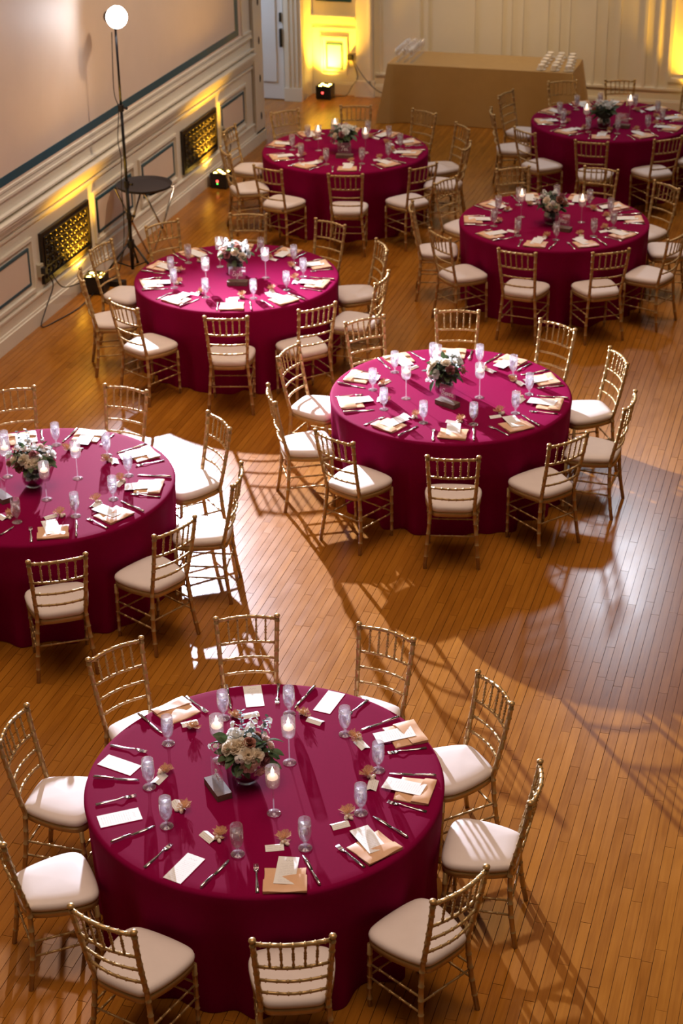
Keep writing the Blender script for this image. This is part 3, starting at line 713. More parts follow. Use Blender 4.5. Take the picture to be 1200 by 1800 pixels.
T1P = dict(
 glass=[(295.9, 1306.7), (262.4, 1383.3), (293, 1452), (417.7, 1501), (536.3, 1490.4), (634, 1429), (664.6, 1354), (606.3, 1290.6), (508.5, 1254.7), (393, 1262)],
 fork=[((329.3, 1226.8), (361, 1251)), ((197.5, 1311.3), (254.8, 1321.8)), ((169, 1415), (239, 1399)), ((252.5, 1527), (303, 1483.3)), ((452.5, 1572.5), (449.7, 1517.3)), ((642.7, 1526.9), (590.2, 1486)), ((749.7, 1427.7), (680.6, 1410)), ((746.8, 1315.4), (683.5, 1324.7)), ((641.2, 1235), (612, 1258)), ((489.6, 1203), (486.7, 1238))],
 knife=[((245.4, 1258), (283, 1287.8)), ((163.2, 1367), (245.4, 1372)), ((194.4, 1482.4), (272.6, 1452)), ((352, 1562.6), (403, 1511.6)), ((562.5, 1558), (531.9, 1503.5)), ((717.7, 1474.4), (654.4, 1435)), ((766, 1365), (684.4, 1360.6)), ((702.5, 1261.5), (632.5, 1284.8)), ((553.7, 1207.5), (517.3, 1245.4)), ((398.4, 1205.6), (406, 1246.7))],
 favor=[(338.4, 1282), (290.2, 1360), (324, 1424), (386.5, 1472), (498.3, 1479), (610.6, 1434), (647, 1366), (625, 1301), (533.3, 1259), (413.4, 1263)],
 card=[(333, 1272), (280, 1370), (312, 1417), (366, 1472), (482.3, 1490.4), (597.5, 1451), (654.4, 1381), (635.4, 1309.6), (553.7, 1268), (440.4, 1257.4)],
 napkin=[(310, 1251.8), None, None, None, (501, 1549), (657.3, 1492), (728.8, 1391.5), (711.3, 1293), None, None],
 menu=[None, ((236, 1354), (184, 1336)), ((175, 1445), (245, 1430)), ((302, 1548), (345, 1505)), 'auto', 'auto', 'auto', 'auto', ((564.6, 1252), (592, 1216.7)), ((448.9, 1243), (442.5, 1205))])
order = [9, 8, 7, 6, 5, 4, 3, 2, 1, 0]
for s in range(10):
    P = {k: T1P[k][s] for k in T1P}
    setting(1, ANG[1][order[s]], s, P)
EXTRA = {3: [R(-97), R(161), R(-130), R(-163)], 7: [ANG[7][1]+R(36), ANG[7][1]+R(72), ANG[7][1]+R(108)]}
for tn in range(2, 8):
    for i, a in enumerate(ANG[tn]+EXTRA.get(tn, [])): setting(tn, a, i)

# ------------------------------------------------------------------ candles
CUPG = MB().lathe([(.0005, .004), (.012, .0045), (.034, .0015), (.036, 0), (.036, .0015), (.012, .007), (.005, .013), (.0042, .03), (.0042, .14), (.006, .150), (.020, .158), (.033, .170), (.0365, .190), (.0365, .275), (.0350, .275), (.0350, .190), (.031, .172), (.018, .161), (.0005, .158)], 20).mesh('candle_holder', 'glass', True)
CWAT = MB().lathe([(.0005, .161), (.018, .163), (.031, .174), (.0345, .190), (.0345, .214), (.0005, .214)], 16).mesh('water', 'water', True)
CWAX = MB().lathe([(.0005, .203), (.016, .205), (.027, .212), (.028, .219), (.024, .228), (.010, .233), (.0005, .232)], 14).mesh('floating_candle', 'wax', True)
CFL = MB().lathe([(.0004, .232), (.0070, .237), (.0088, .245), (.0068, .256), (.0034, .268), (.0004, .280)], 8).mesh('flame', 'flame', True)
def candle(p, tn):
    o = inst('candle_holder', CUPG, None, p); tag(o, 'tall stemmed glass with lit floating candle on '+TN[tn], 'candle', 'floating candles on '+TN[tn])
    inst('water', CWAT, o); c = inst('floating_candle', CWAX, o); inst('flame', CFL, c)
for q in ((508.8, 1340.2), (481.4, 1429.2), (384, 1337)): candle(onz(q, HT+.0008), 1)
CUPS = {2: [(713.6, 652), (843.5, 650), (768, 618)], 3: [(132, 789), (77, 825), (8, 786)], 4: [(385, 427), (360.6, 463), (465.6, 446)], 5: [(559, 229), (588.5, 217), (642, 233)], 6: [(917, 342), (1023.3, 351)], 7: [(1031, 191), (1107.8, 175)]}
for tn, L in CUPS.items():
    for q in L:
        p = onz(q, HT+.225); p.z = HT+.0008; candle(p, tn)

# ------------------------------------------------------------------ flowers
def m_rose(rings, spread, seed, ruff=0.0, h=.030):
    r2 = random.Random(seed); mb = MB(); nr = len(rings)
    for k, n in enumerate(rings):
        f = (k+1)/nr; R0 = spread*(.16+.84*f); top = h*(1-.55*f**2); tilt = f**1.6
        for j in range(n):
            a0 = 2*PI*(j+.5*(k % 2))/n+r2.uniform(-.12, .12); wd = 2*PI/n*.78
            sw = r2.uniform(.92, 1.08)
            def fn(u, v):
                a = a0+(u-.5)*2*wd*(1-.25*v*v); rr = (.002+R0*(v**(1.0-.4*tilt)))*sw*(1-.25*(2*u-1)**2*v)
                rr += R0*.20*tilt*max(0, v-.7)*3; z = -.012*(1-v)+top*v**(1.0+1.2*tilt) - .010*tilt*max(0, v-.75)*4
                z += ruff*math.sin(14*u+j)*v
                return (rr*math.cos(a), rr*math.sin(a), z)
            mb.grid(fn, 4, 4)
    return mb
ROSE = {k: m_rose([3, 4, 5, 5], .034, i+1).mesh('rose', k, True) for i, k in enumerate(('rose', 'mauve'))}
BLM = {k: m_rose([4, 5, 6, 7], .036, 11+i, .003, .026).mesh('ruffled_bloom', k, True) for i, k in enumerate(('blush', 'creamp', 'whitep'))}
def m_stock(seed):
    r2 = random.Random(seed); mb = MB()
    for k in range(9):
        a = 2.4*k; z = .060-.0085*k; r = .006+.0022*k; c = Vector((r*math.cos(a)*1.4, r*math.sin(a)*1.4, z-.02)); dr = Vector((math.cos(a), math.sin(a), .9)).normalized()
        s1 = dr.cross(Vector((0, 0, 1))).normalized(); s2 = dr.cross(s1)
        for j in range(5):
            b = 2*PI*j/5+r2.random(); e = s1*math.cos(b)+s2*math.sin(b); t = dr.cross(e)
            mb.grid(lambda u, v: tuple(c+e*(.0145*v)+t*(.009*(u-.5)*2*math.sin(PI*min(1, v*.85+.1)))+dr*(.006*v-.008*v*v)), 2, 2)
    return mb
STK = m_stock(4).mesh('stock_sprig', 'whitep', True)
def m_leaf(L, W, cup, fold):
    def fn(u, v):
        x = (u-.5)*2; wv = W*math.sin(PI*(v*.93+.05))**.75
        return (x*wv, L*v, -cup*v*v+fold*abs(x)*wv*4)
    return MB().grid(fn, 4, 6)
LEAF = m_leaf(.075, .021, .014, .10).mesh('leaf', 'leaf', True)
EUC = m_leaf(.046, .020, .006, .06).mesh('eucalyptus_leaf', 'euca', True)
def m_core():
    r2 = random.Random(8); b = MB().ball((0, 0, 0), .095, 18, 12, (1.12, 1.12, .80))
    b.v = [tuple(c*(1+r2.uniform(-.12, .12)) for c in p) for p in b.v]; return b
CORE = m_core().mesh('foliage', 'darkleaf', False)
VASE = MB().lathe([(.0005, .003), (.045, .003), (.060, .012), (.073, .040), (.077, .070), (.070, .102), (.058, .122), (.060, .130), (.057, .130), (.055, .122), (.067, .102), (.073, .070), (.069, .041), (.057, .015), (.0005, .007)], 26).mesh('vase', 'vaseglass', True)
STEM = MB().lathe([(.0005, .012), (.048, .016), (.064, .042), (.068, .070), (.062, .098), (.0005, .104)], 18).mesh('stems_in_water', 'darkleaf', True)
SPR = MB()
SPR.tube([(0, 0, 0), (.004, .0, .05), (0, .004, .11)], [.0018, .0015, .001], 5)
for k in range(7):
    for s in (-1, 1):
        z = .022+.0135*k; a = k*1.2; d = Vector((math.cos(a)*s, math.sin(a)*s, .35)); t = Vector((-math.sin(a), math.cos(a), 0))
        SPR.grid(lambda u, v: tuple(Vector((0, 0, z))+d*.019*v+t*.010*(u-.5)*2*math.sin(PI*(v*.9+.06))), 2, 3)
SPRIG = SPR.mesh('eucalyptus_sprig', 'euca', True)
def aim(d, spin): return (Vector(d).to_track_quat('Z', 'Y') @ __import__('mathutils').Quaternion((0, 0, 1), spin)).to_euler()
BL = {1: 'round vase of white blooms and dusty roses beside bare menu cards', 2: 'vase of white blooms and one mauve rose behind the Seven sign', 3: 'round vase of mauve roses and cream blooms with tall sprigs',
      4: 'vase of white and blush blooms behind the Eight sign', 5: 'vase of dim flowers on the table near the alcove door', 6: 'vase of cream and blush flowers behind the Nine sign', 7: 'vase of dark greens and white blooms before the cup buffet'}
VPOS = {}
def bouquet(tn, pos, px=(), nroses=3, nbl=10, nst=3, nleaf=34, scale=1.0):
    r2 = random.Random(100+tn); VPOS[tn] = Vector(pos); e = empty('flower_centerpiece', pos, 0); tag(e, BL[tn], 'flowers', 'floral centerpieces')
    e.scale = (scale,)*3
    inst('vase', VASE, e); inst('stems_in_water', STEM, e)
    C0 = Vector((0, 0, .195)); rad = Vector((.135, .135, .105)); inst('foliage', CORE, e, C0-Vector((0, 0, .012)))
    used = []
    def put(kind, d, k=1.0, name=None):
        d = Vector(d).normalized(); p = C0+Vector((d.x*rad.x, d.y*rad.y, d.z*rad.z))*k; n = (d+Vector((0, 0, .25))).normalized(); sp = r2.uniform(0, 6)
        if kind in ROSE: inst('rose', ROSE[kind], e, p-n*.018, aim(n, sp), r2.uniform(.9, 1.1))
        elif kind in BLM: inst('ruffled_bloom', BLM[kind], e, p-n*.016, aim(n, sp), r2.uniform(.85, 1.10))
        elif kind == 'stock': inst('stock_sprig', STK, e, p-n*.01, aim(n, sp), r2.uniform(.9, 1.15))
        elif kind == 'sprig': inst('eucalyptus_sprig', SPRIG, e, p-n*.05, aim((n+Vector((0, 0, .9))).normalized(), sp), 1.15)
        else:
            t = d.cross(Vector((0, 0, 1))).normalized(); f = (d+Vector((0, 0, r2.uniform(-.35, .35)))).normalized()
            q = f.to_track_quat('Y', 'Z').to_euler(); inst('leaf' if kind == 'leaf' else 'eucalyptus_leaf', LEAF if kind == 'leaf' else EUC, e, p-f*.045, (q.x, q.y+r2.uniform(-.6, .6), q.z), r2.uniform(.85, 1.15))
    for kind, q in px:
        ro = CAM-(Vector(pos)+C0*scale); rd = ray(q).normalized(); S = rad*scale
        o2 = Vector((ro.x/S.x, ro.y/S.y, ro.z/S.z)); d2 = Vector((rd.x/S.x, rd.y/S.y, rd.z/S.z))
        a, b, c = d2.dot(d2), 2*o2.dot(d2), o2.dot(o2)-1; disc = b*b-4*a*c
        t = (-b-math.sqrt(disc))/(2*a) if disc > 0 else -b/(2*a)
        h = o2+d2*t; put(kind, h.normalized(), min(1.3, max(1, h.length))); used.append(h.normalized())
    def free(d, gap): return all((Vector(d)-u).length > gap for u in used)
    def scatter(kinds, n, lo, hi, gap, k=1.0):
        c = 0; tries = 0
        while c < n and tries < 400:
            tries += 1; z = r2.uniform(lo, hi); a = r2.uniform(0, 2*PI); s = math.sqrt(max(0, 1-z*z)); d = Vector((s*math.cos(a), s*math.sin(a), z))
            if px and d.dot((CAM-Vector(pos)).normalized()) > .35: continue
            if free(d, gap): put(kinds[c % len(kinds)], d, k); used.append(d); c += 1
    scatter(['rose', 'mauve'], nroses, .0, .85, .55)
    scatter(['creamp', 'whitep', 'blush', 'whitep'], nbl, -.15, 1, .42)
    scatter(['stock'], nst, .2, .9, .36, 1.05)
    used2 = list(used); used.clear()
    for i in range(nleaf):
        z = r2.uniform(-.55, .75); a = 2*PI*i/nleaf+r2.uniform(-.3, .3); s = math.sqrt(1-z*z); d = Vector((s*math.cos(a), s*math.sin(a), z))
        put('leaf' if i % 3 else 'euca', d, 1.08 if z < .2 else .96)
    return e
def Z3(p): return (340+p[0]/6, 1230+p[1]/6)
b1 = [('rose', (590, 440)), ('mauve', (290, 640)), ('mauve', (775, 640)), ('blush', (835, 480)), ('creamp', (430, 490)), ('creamp', (350, 490)), ('creamp', (490, 445)), ('creamp', (580, 580)), ('creamp', (680, 590)), ('blush', (580, 725)), ('blush', (640, 660)),
      ('blush', (720, 775)), ('whitep', (440, 350)), ('stock', (600, 290)), ('stock', (640, 200)), ('stock', (480, 620)), ('stock', (790, 240)), ('stock', (230, 500)), ('leaf', (280, 370)), ('leaf', (340, 380)), ('leaf', (880, 420)), ('leaf', (900, 560)), ('leaf', (890, 690)), ('leaf', (260, 545)), ('leaf', (250, 450)),
      ('euca', (730, 480)), ('euca', (700, 520)), ('euca', (530, 370)), ('sprig', (510, 250)), ('leaf', (800, 730)), ('leaf', (420, 740)), ('leaf', (540, 800)), ('leaf', (370, 620)), ('euca', (840, 560)), ('leaf', (690, 460)), ('sprig', (760, 320))]
v1 = onz((434, 1372), HT)
bouquet(1, (v1.x, v1.y, HT+.0008), [(k, Z3(p)) for k, p in b1], 1, 5, 2, 30)
def Z4(p): return (720+p[0]/8.571, 610+p[1]/8.571)
b2 = [('mauve', (620, 340)), ('creamp', (540, 210)), ('creamp', (290, 290)), ('whitep', (400, 180)), ('whitep', (630, 105)), ('whitep', (740, 110)), ('creamp', (330, 240)), ('whitep', (370, 410)), ('stock', (310, 480)), ('whitep', (770, 200)), ('blush', (280, 390)), ('leaf', (650, 170)), ('leaf', (520, 100)), ('leaf', (450, 330)), ('leaf', (480, 420)), ('leaf', (700, 300)), ('leaf', (310, 600)), ('leaf', (700, 400)), ('euca', (760, 480)), ('euca', (190, 350)), ('rose', (820, 350)), ('leaf', (560, 480))]
def base_at(q, h=.2): p = onz(q, HT+h); p.z = HT+.0008; return p
bouquet(2, base_at((781, 650)), [(k, Z4(p)) for k, p in b2], 1, 5, 2, 30)
def Z8(p): return (p[0]/8.571, 750+p[1]/8.571)
b3 = [('mauve', (510, 410)), ('rose', (260, 620)), ('rose', (230, 350)), ('rose', (110, 550)), ('creamp', (340, 490)), ('creamp', (430, 570)), ('blush', (620, 270)), ('whitep', (440, 180)), ('whitep', (570, 455)), ('creamp', (770, 540)), ('stock', (400, 270)), ('stock', (500, 280)), ('whitep', (110, 410)), ('creamp', (180, 500)), ('blush', (730, 310)), ('whitep', (810, 390)), ('leaf', (330, 260)), ('leaf', (400, 680)), ('leaf', (580, 320)), ('leaf', (690, 240)), ('leaf', (650, 470)), ('euca', (780, 270)), ('sprig', (230, 160)), ('sprig', (390, 80)), ('leaf', (550, 590)), ('creamp', (530, 550))]
bouquet(3, base_at((55, 808)), [(k, Z8(p)) for k, p in b3], 1, 5, 2, 30)
bouquet(4, base_at((412, 446)), (), 2, 13, 4, 24, 1.05)
bouquet(5, base_at((604, 236)), (), 2, 8, 3, 40, 1.05)
bouquet(6, base_at((970, 358)), (), 3, 9, 4, 36, 1.05)
bouquet(7, base_at((1062, 195)), (), 1, 8, 3, 40, 1.05)

# ------------------------------------------------------------------ table-number signs
GL = {  # single-stroke script, x advance then strokes (x-height 1)
 'S': (1.35, [[(1.25, 1.75), (1.0, 2.05), (.55, 2.0), (.3, 1.6), (.6, 1.2), (1.0, .8), (.95, .25), (.5, -.05), (.05, .2), (.3, .45)]]),
 'E': (1.25, [[(1.15, 1.75), (.8, 2.05), (.4, 1.8), (.55, 1.3), (.85, 1.15), (.45, 1.0), (.15, .5), (.45, 0), (.9, .1), (1.2, .4)]]),
 'N': (1.7, [[(0, .1), (.25, 0), (.45, 1.0), (.6, 2.0), (.85, 1.0), (1.1, 0), (1.35, 1.1), (1.6, 2.05)]]),
 'T': (1.3, [[(0, 1.7), (.4, 2.0), (1.4, 1.95)], [(.85, 1.95), (.65, 1.0), (.45, .1), (.1, .1)]]),
 'e': (.85, [[(0, .35), (.5, .6), (.6, .95), (.3, 1.0), (.1, .5), (.3, 0), (.85, .3)]]),
 'v': (.85, [[(0, .8), (.2, 1.0), (.35, .1), (.6, .5), (.7, 1.0), (.9, .85)]]),
 'n': (1.0, [[(0, .7), (.15, 1.0), (.2, 0), (.4, .8), (.6, 1.0), (.65, .2), (.8, 0), (1.0, .3)]]),
 'i': (.5, [[(0, .4), (.2, 1.0), (.2, .15), (.35, 0), (.5, .3)], [(.25, 1.45), (.3, 1.5)]]),
 'g': (.85, [[(.65, .9), (.3, 1.0), (.1, .5), (.35, .1), (.6, .5), (.65, 1.0), (.6, -.6), (.3, -1.0), (.1, -.6), (.85, .3)]]),
 'h': (.95, [[(0, .3), (.45, 1.6), (.35, 2.05), (.2, 1.6), (.2, 0), (.4, .8), (.6, .95), (.65, .15), (.8, 0), (.95, .3)]]),
 't': (.6, [[(0, .4), (.3, 1.7), (.25, .2), (.4, 0), (.6, .3)], [(.0, 1.25), (.6, 1.3)]]),
 'l': (.6, [[(0, .3), (.4, 1.6), (.3, 2.05), (.15, 1.5), (.2, .2), (.35, 0), (.6, .3)]]),
 'x': (.9, [[(0, .8), (.2, 1.0), (.6, 0), (.9, .3)], [(.75, 1.0), (.1, 0)]])}
def sign(tn, pos, rz, word, label):
    pos = Vector(pos); gap = pos-VPOS[tn]; gap.z = 0          # keep the panel clear of the leaves
    if tn != 1 and gap.length < 0.21: pos = pos+gap.normalized()*(0.21-gap.length)
    e = empty('table_sign', pos, rz); tag(e, label, 'sign', 'table number signs on wooden blocks')
    mk('wood_block', MB().box((0, 0, .018), (.18, .078, .036)), 'wood_dark', e)
    p = mk('acrylic_panel', MB().box((0, 0, .0955), (.150, .004, .135)), 'acrylic', e)
    if word:
        W = sum(GL[ch][0] for ch in word); s = min(.0235, .128/W); x = -W*s/2; mb = MB()
        for ch in word:
            adv, strokes = GL[ch]
            for st in strokes:
                pts = [(x+px*s+.12*py*s, -.0035, .078+py*s) for px, py in st]
                mb.tube(smooth_path(pts, 4), .0021, 5)
            x += adv*s
        mk('lettering', mb, 'ink', p)
def sign_at(q, h): p = onz(q, HT+h); p.z = HT+.0008; return p
A, B, Cc, D = [onz(q, HT+.036) for q in ((360, 1368), (384, 1401), (408, 1392), (379, 1359))]
ctr = (A+B+Cc+D)/4; dv = (B-A); sign(1, (ctr.x, ctr.y, HT+.0008), math.atan2(dv.y, dv.x), 'Six', 'walnut block with clear panel, seen edge-on beside the dusty rose vase')
q = sign_at((785, 702), .03); a = onz((764, 698), HT); b = onz((797, 709), HT); sign(2, q, math.atan2((b-a).y, (b-a).x), 'Seven', 'walnut block with clear panel lettered Seven in white script')
sign(3, sign_at((2, 872), .02), R(-35), '', 'table sign block with blank pale panel beside the mauve rose vase')
sign(4, sign_at((417, 487), .07), R(10), 'Eight', 'walnut block with clear panel lettered Eight in white script')
sign(5, sign_at((605, 266), .05), R(5), 'Ten', 'dim walnut table sign near the alcove door')
sign(6, sign_at((988, 391), .08), R(-12), 'Nine', 'walnut block with clear panel lettered Nine in white script')
sign(7, sign_at((1072, 213), .08), R(-5), 'Eleven', 'walnut block with clear panel lettered Eleven in white script')

# ------------------------------------------------------------------ light stand and strobe
SX, SY = STROBE.x, STROBE.y
st = empty('light_stand', (SX, SY, 0)); tag(st, 'tall black tripod light stand beside the panelled wall', 'light stand')
for z0, z1, r in ((.05, .95, .0185), (.95, 1.72, .0150), (1.72, 2.50, .0115)):
    mk('column_section', MB().tube([(0, 0, z0), (0, 0, z1)], r, 10), 'blackmetal', st, smooth=True)
for z in (.62, .95, 1.72):
    c = mk('collar', MB().tube([(0, 0, z-.035), (0, 0, z+.03)], .027, 10), 'black', st)
    mk('clamp_knob', MB().tube([(.02, 0, z), (.065, -.01, z)], [.008, .016], 8), 'black', c)
mk('hub', MB().tube([(0, 0, .28), (0, 0, .36)], .036, 10), 'black', st)
for a in (R(104), R(-16), R(-136)):
    d = (math.cos(a), math.sin(a)); l = mk('leg', MB().tube([(d[0]*.03, d[1]*.03, .33), (d[0]*.33, d[1]*.33, .014)], .011, 8), 'blackmetal', st, smooth=True)
    mk('foot_cap', MB().tube([(d[0]*.32, d[1]*.32, .028), (d[0]*.34, d[1]*.34, .003)], .0155, 8), 'black', l)
    mk('brace', MB().tube([(0, 0, .07), (d[0]*.2, d[1]*.2, .168)], .007, 6), 'blackmetal', st)
sh = empty('strobe_head', (SX, SY, 2.50)); tag(sh, 'glaring bare flash head on top of the black stand', 'flash')
qd = STROBE_DIR.to_track_quat('Z', 'Y').to_euler()
mk('mount', MB().tube([(0, 0, 0), (0, 0, .05)], .022, 10), 'black', sh)
mk('body', MB().lathe([(.0005, -.20), (.055, -.20), (.060, -.19), (.060, .0), (.05, .01), (.0005, .012)], 16), 'black', sh, (0, 0, .10), qd, True)
mk('reflector', MB().lathe([(.052, .0), (.075, .03), (.105, .075), (.108, .075), (.080, .028), (.056, -.004)], 22), 'chrome', sh, (0, 0, .10), qd, True)
mk('glass_dome', MB().lathe([(.05, .012), (.082, .04), (.100, .070), (.098, .105), (.070, .135), (.0005, .150)], 18), 'strobe', sh, (0, 0, .10), qd, True)
cord = [(SX-.05, SY+.02, 2.45), (SX-.055, SY-.02, 1.9), (SX-.02, SY-.02, 1.72), (SX-.06, SY, 1.4), (SX-.03, SY-.02, 1.2), (SX-.06, SY, .9), (SX-.05, SY-.02, .6), (SX-.09, SY, .25), (SX-.13, SY-.1, .02), (SX-.2, SY-.25, .008)]
pc = mk('flash_cable', MB().tube(smooth_path(cord, 6), .0045, 6), 'black', smooth=True); tag(pc, 'thin black cable hanging down along the light stand', 'cable')
p = onz((205, 497), .03)
pk = empty('power_pack', (p.x, p.y, 0)); tag(pk, 'flat black power pack lying on the floor near the light stand', 'power pack')
mk('case', MB().bb((-.09, -.045, 0), (.09, .045, .055)), 'black', pk); mk('handle', MB().tube([(-.05, 0, .055), (-.04, 0, .085), (.04, 0, .085), (.05, 0, .055)], .006, 6), 'black', pk)

# ------------------------------------------------------------------ tray on folding stand
TZ = 0.80; ctr = onz((232, 325), TZ+.01)
ctr = Vector((max(ctr.x, WX+.36), ctr.y, 0))
ts = empty('tray_stand', (ctr.x, ctr.y, 0), R(-17)); tag(ts, 'folding chrome tray stand behind the light stand', 'tray stand')
tube = lambda P: MB().tube(smooth_path(P, 4), .0105, 8)
for s in (-1, 1):
    u = s*.20
    mk('leg', MB().tube([(u-.055, -.17, TZ-.012), (u+.055, .17, .0)], .011, 8), 'chrome', ts, smooth=True)
    mk('leg', MB().tube([(u+.055, .17, TZ-.012), (u-.055, -.17, .0)], .011, 8), 'chrome', ts, smooth=True)
    mk('hinge_bolt', MB().ball((u, 0, TZ/2), .017, 8, 6), 'blackmetal', ts, smooth=True)
    mk('strap', MB().bb((u-.02, -.17, TZ-.018), (u+.02, .17, TZ-.013)), 'strap', ts)
for y, o in ((-.17, -.055), (.17, .055)):
    mk('top_bar', MB().tube([(-.20+o, y, TZ-.012), (.20+o, y, TZ-.012)], .011, 8), 'chrome', ts, smooth=True)
tr = mk('serving_tray', MB().lathe([(.0005, .0), (.25, .0), (.268, .004), (.283, .024), (.288, .025), (.286, .020), (.272, -.001), (.25, -.004), (.0005, -.004)], 40), 'tray', None, (ctr.x, ctr.y, TZ+.004), smooth=True)
tag(tr, 'round dark non-slip serving tray on the folding stand', 'tray')
mk('rim', MB().lathe([(.283, .024), (.289, .030), (.291, .025), (.287, .019)], 40), 'black', tr, smooth=True)

# ------------------------------------------------------------------ uplights
def uplight(loc, rz, label, aim_pt, energy, readout=0, group='amber uplights on the floor'):
    e = empty('uplight', loc, rz); tag(e, label, 'uplight', group)
    s = .105; mk('housing', MB().bb((-s, -s, .012), (s, s, .175)), 'black', e)
    for x in (-1, 1):
        for y in (-1, 1): mk('foot', MB().tube([(x*.085, y*.085, 0), (x*.085, y*.085, .014)], .013, 8), 'black', e)
    mk('rim', frame_xy(s, .168, .185), 'black', e)
    for x, y in ((-.055, -.055), (.055, -.055), (0, 0), (-.055, .055), (.055, .055)):
        mk('lens', MB().lathe([(.0005, .008), (.016, .006), (.022, 0)], 12, (x, y, .176)), 'lens', e, smooth=True)
    if readout: d = mk('display', MB().bb((-.022, -s-.003, .080), (.004, -s+.001, .105)), 'led_red', e)
    if readout == 2: mk('indicator', MB().bb((-.016, -s-.003, .056), (.0, -s+.001, .070)), 'led_green', d)
    L = lamp('uplight_beam', 'SPOT', Vector(loc)+Vector((0, 0, .20)), energy, (1.0, .50, .03), aim_pt, spot_size=R(105), spot_blend=1.0, shadow_soft_size=.05)
    return e
def frame_xy(s, z0, z1):
    mb = MB(); t = .012
    for a, b in (((-s, -s), (s, -s+t)), ((-s, s-t), (s, s)), ((-s, -s+t), (-s+t, s-t)), ((s-t, -s+t), (s, s-t))): mb.bb((*a, z0), (*b, z1))
    return mb
u1 = onz((144, 517), 0); u1 = Vector((WX+.20, u1.y+.10, 0)); u2 = onz((370, 331), 0); u2 = Vector((WX+.20, u2.y+.10, 0)); u3 = onz((568, 175), 0); u3 = Vector((u3.x, min(u3.y+.10, WY-.16), 0))
uplight(u1, R(8), 'black box uplight with amber lenses against the grille beside the light stand', (WX-.02, u1.y, .66), 330)
uplight(u2, R(-5), 'black box uplight with red readout, below the grille nearer the corner casing', (WX-.02, u2.y, .66), 330, 2)
uplight(u3, R(0), 'black box uplight with amber lenses in the niche by the alcove door', (u3.x, WY+.02, .9), 420, 1)
uplight((-2.00, WY-.22, 0), 0, 'black box uplight with amber lenses at the far end of the buffet wall', (-2.05, WY+.02, 1.0), 330)

def cable(name, pts, label, r=.006):
    tag(mk(name, MB().tube(smooth_path(pts, 6), r, 6), 'black', smooth=True), label, 'cable')
def outlet(y, z, label):
    e = mk('wall_outlet', MB().bb((WX, y-.04, z-.06), (WX+.038, y+.04, z+.06)), 'outlet'); tag(e, label, 'outlet')
    mk('plug', MB().bb((WX+.036, y-.025, z-.03), (WX+.085, y+.025, z+.03)), 'black', e)
outlet(14.50, .50, 'wall outlet with black plug at the edge of the grille by the light stand'); outlet(19.60, .50, 'wall outlet with black plug beside the grille near the corner casing')
cable('extension_cable', [(WX+.08, 14.50, .47), (WX+.10, 14.58, .33), (WX+.06, 14.45, .12), (WX+.09, 14.28, .012), (WX+.16, 14.5, .008), (WX+.22, 14.85, .008), (u1.x+.02, u1.y-.12, .03)], 'black power cord looping from the wall plug to the uplight by the stand')
cable('extension_cable', [(WX+.10, 14.58, .44), (WX+.12, 14.75, .25), (WX+.14, u1.y-.2, .16), (u1.x-.05, u1.y-.13, .10)], 'short black cord sagging from the grille edge to the uplight')
cable('extension_cable', [(WX+.08, 19.60, .47), (WX+.11, 19.64, .30), (WX+.07, 19.50, .14), (WX+.12, 19.3, .02), (u2.x+.04, u2.y+.12, .03)], 'black power cord running from the plug to the uplight nearer the casing')
po = ony((620, 99), WY)
e = mk('wall_outlet', MB().bb((po.x-.05, WY-.04, po.z-.05), (po.x+.05, WY, po.z+.05)), 'outlet'); tag(e, 'wall outlet with dark plugs in the amber niche', 'outlet'); mk('plug', MB().bb((po.x-.06, WY-.09, po.z-.035), (po.x+.02, WY-.038, po.z+.035)), 'black', e)
cable('extension_cable', [(po.x, WY-.07, po.z-.03), (po.x+.03, WY-.06, .45), (po.x+.10, WY-.12, .28), (po.x+.02, WY-.14, .15), (po.x-.06, WY-.16, .03), (po.x-.25, WY-.2, .012), (u3.x+.15, u3.y-.03, .02)], 'dark cord hanging in the niche and running to its uplight')
cable('extension_cable', [(po.x+.03, WY-.09, po.z-.02), (po.x+.1, WY-.13, .42), (po.x+.24, WY-.18, .26), (po.x+.42, WY-.2, .12), (po.x+.62, WY-.25, .09)], 'dark cord sagging from the niche outlet towards the buffet')

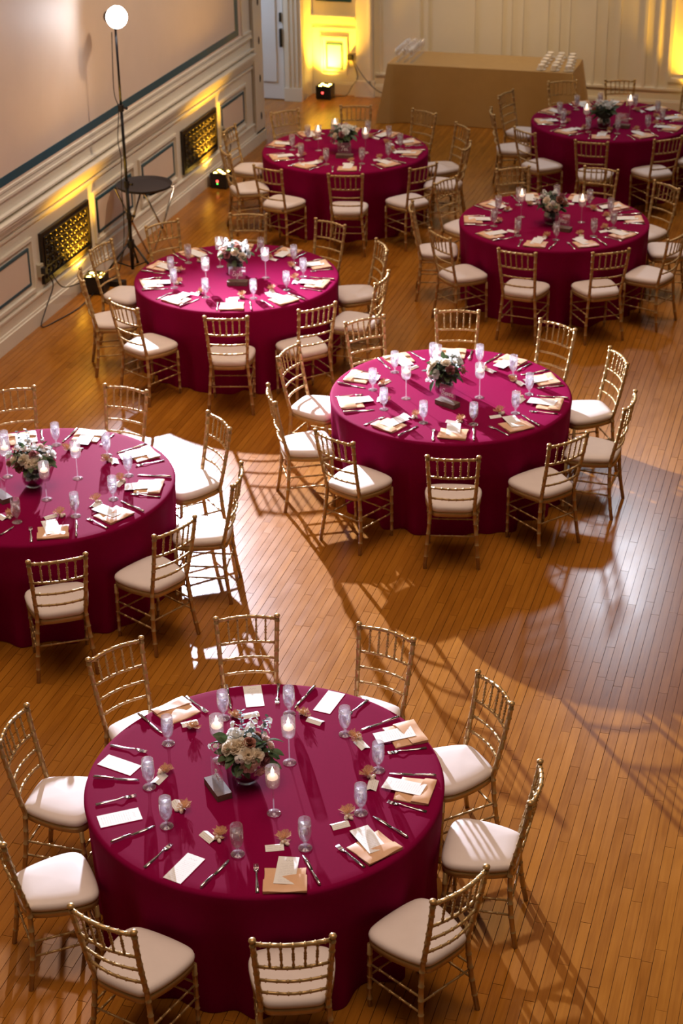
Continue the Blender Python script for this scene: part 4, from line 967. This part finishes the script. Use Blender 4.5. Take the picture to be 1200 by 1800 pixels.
# ------------------------------------------------------------------ buffet
bx0, bx1, by0, by1 = -6.00, -3.58, 22.36, 23.14; BH = .765
def buffet():
    mb = MB(); n = 4; r2 = random.Random(2); P = []
    # perimeter points
    per = []
    cr = .02
    def edge(a, b, k): return [(a[0]+(b[0]-a[0])*i/k, a[1]+(b[1]-a[1])*i/k) for i in range(k)]
    per = edge((bx0, by0), (bx1, by0), 60)+edge((bx1, by0), (bx1, by1), 20)+edge((bx1, by1), (bx0, by1), 60)+edge((bx0, by1), (bx0, by0), 20)
    N = len(per); cx, cy = (bx0+bx1)/2, (by0+by1)/2; V = []; lv = [(BH, 0), (BH-.006, .008), (.6, .012), (.4, .018), (.2, .026), (.05, .032), (.004, .034)]
    for z, o in lv:
        t = (BH-z)/BH
        for k, (x, y) in enumerate(per):
            nx = 0; ny = 0
            if abs(y-by0) < 1e-6: ny -= 1
            if abs(y-by1) < 1e-6: ny += 1
            if abs(x-bx0) < 1e-6: nx -= 1
            if abs(x-bx1) < 1e-6: nx += 1
            corner = min(abs(x-bx0), abs(x-bx1))+min(abs(y-by0), abs(y-by1))
            wv = o+.012*t*math.sin(k*.45+1.1*math.sin(k*.13))+ .10*t*math.exp(-(corner/.10)**2)
            V.append((x+nx*wv, y+ny*wv, z))
    F = [tuple(range(N))]
    for i in range(len(lv)-1):
        for k in range(N): F.append((i*N+k, (i+1)*N+k, (i+1)*N+(k+1) % N, i*N+(k+1) % N))
    return mb.add(V, F)
bo = mk('buffet_tablecloth', buffet(), 'tan', smooth=False); tag(bo, 'tan satin floor-length cloth on the long buffet table against the wall', 'tablecloth')
CUP = MB().lathe([(.0005, .0), (.026, .0), (.028, .006), (.036, .030), (.042, .062), (.0425, .066), (.040, .066), (.034, .030), (.024, .010), (.0005, .008)], 14).mesh('coffee_cup', 'ceramic', True)
SAU = MB().lathe([(.0005, .0), (.03, .0), (.062, .009), (.064, .011), (.03, .004), (.0005, .003)], 16).mesh('saucer', 'ceramic', True)
HND = MB().tube([(.038, 0, .052), (.056, 0, .050), (.060, 0, .034), (.050, 0, .02), (.034, 0, .018)], .0042, 6).mesh('handle', 'ceramic', True)
for i in range(3):
    for j in range(5):
        a = onz((951+24*i, 123+1.2*i), BH); b = onz((967+19.5*i, 101+1.5*i), BH); p = a.lerp(b, j/4)
        o = inst('coffee_cup', CUP, None, (p.x, p.y, BH+.0055), (0, 0, rnd.uniform(0, 6))); tag(o, 'white ceramic cup on its saucer in rows at the buffet end', 'cup', 'white cups on the buffet')
        inst('handle', HND, o); inst('saucer', SAU, o, (0, 0, -.005))
FLU = MB().lathe([(.0005, .003), (.030, .0015), (.031, 0), (.010, .005), (.004, .012), (.0035, .07), (.010, .082), (.026, .10), (.032, .135), (.030, .18), (.0285, .18), (.030, .135), (.024, .102), (.0005, .086)], 14).mesh('stem_glass', 'acrylic', True)
for i in range(3):
    for j in range(7):
        o = inst('stem_glass', FLU, None, (bx0+.10+.095*i, by0+.10+.10*j, BH+.0008)); tag(o, 'clear stemmed glass standing in rows at the niche end of the buffet', 'glass', 'stemmed glasses on the buffet')
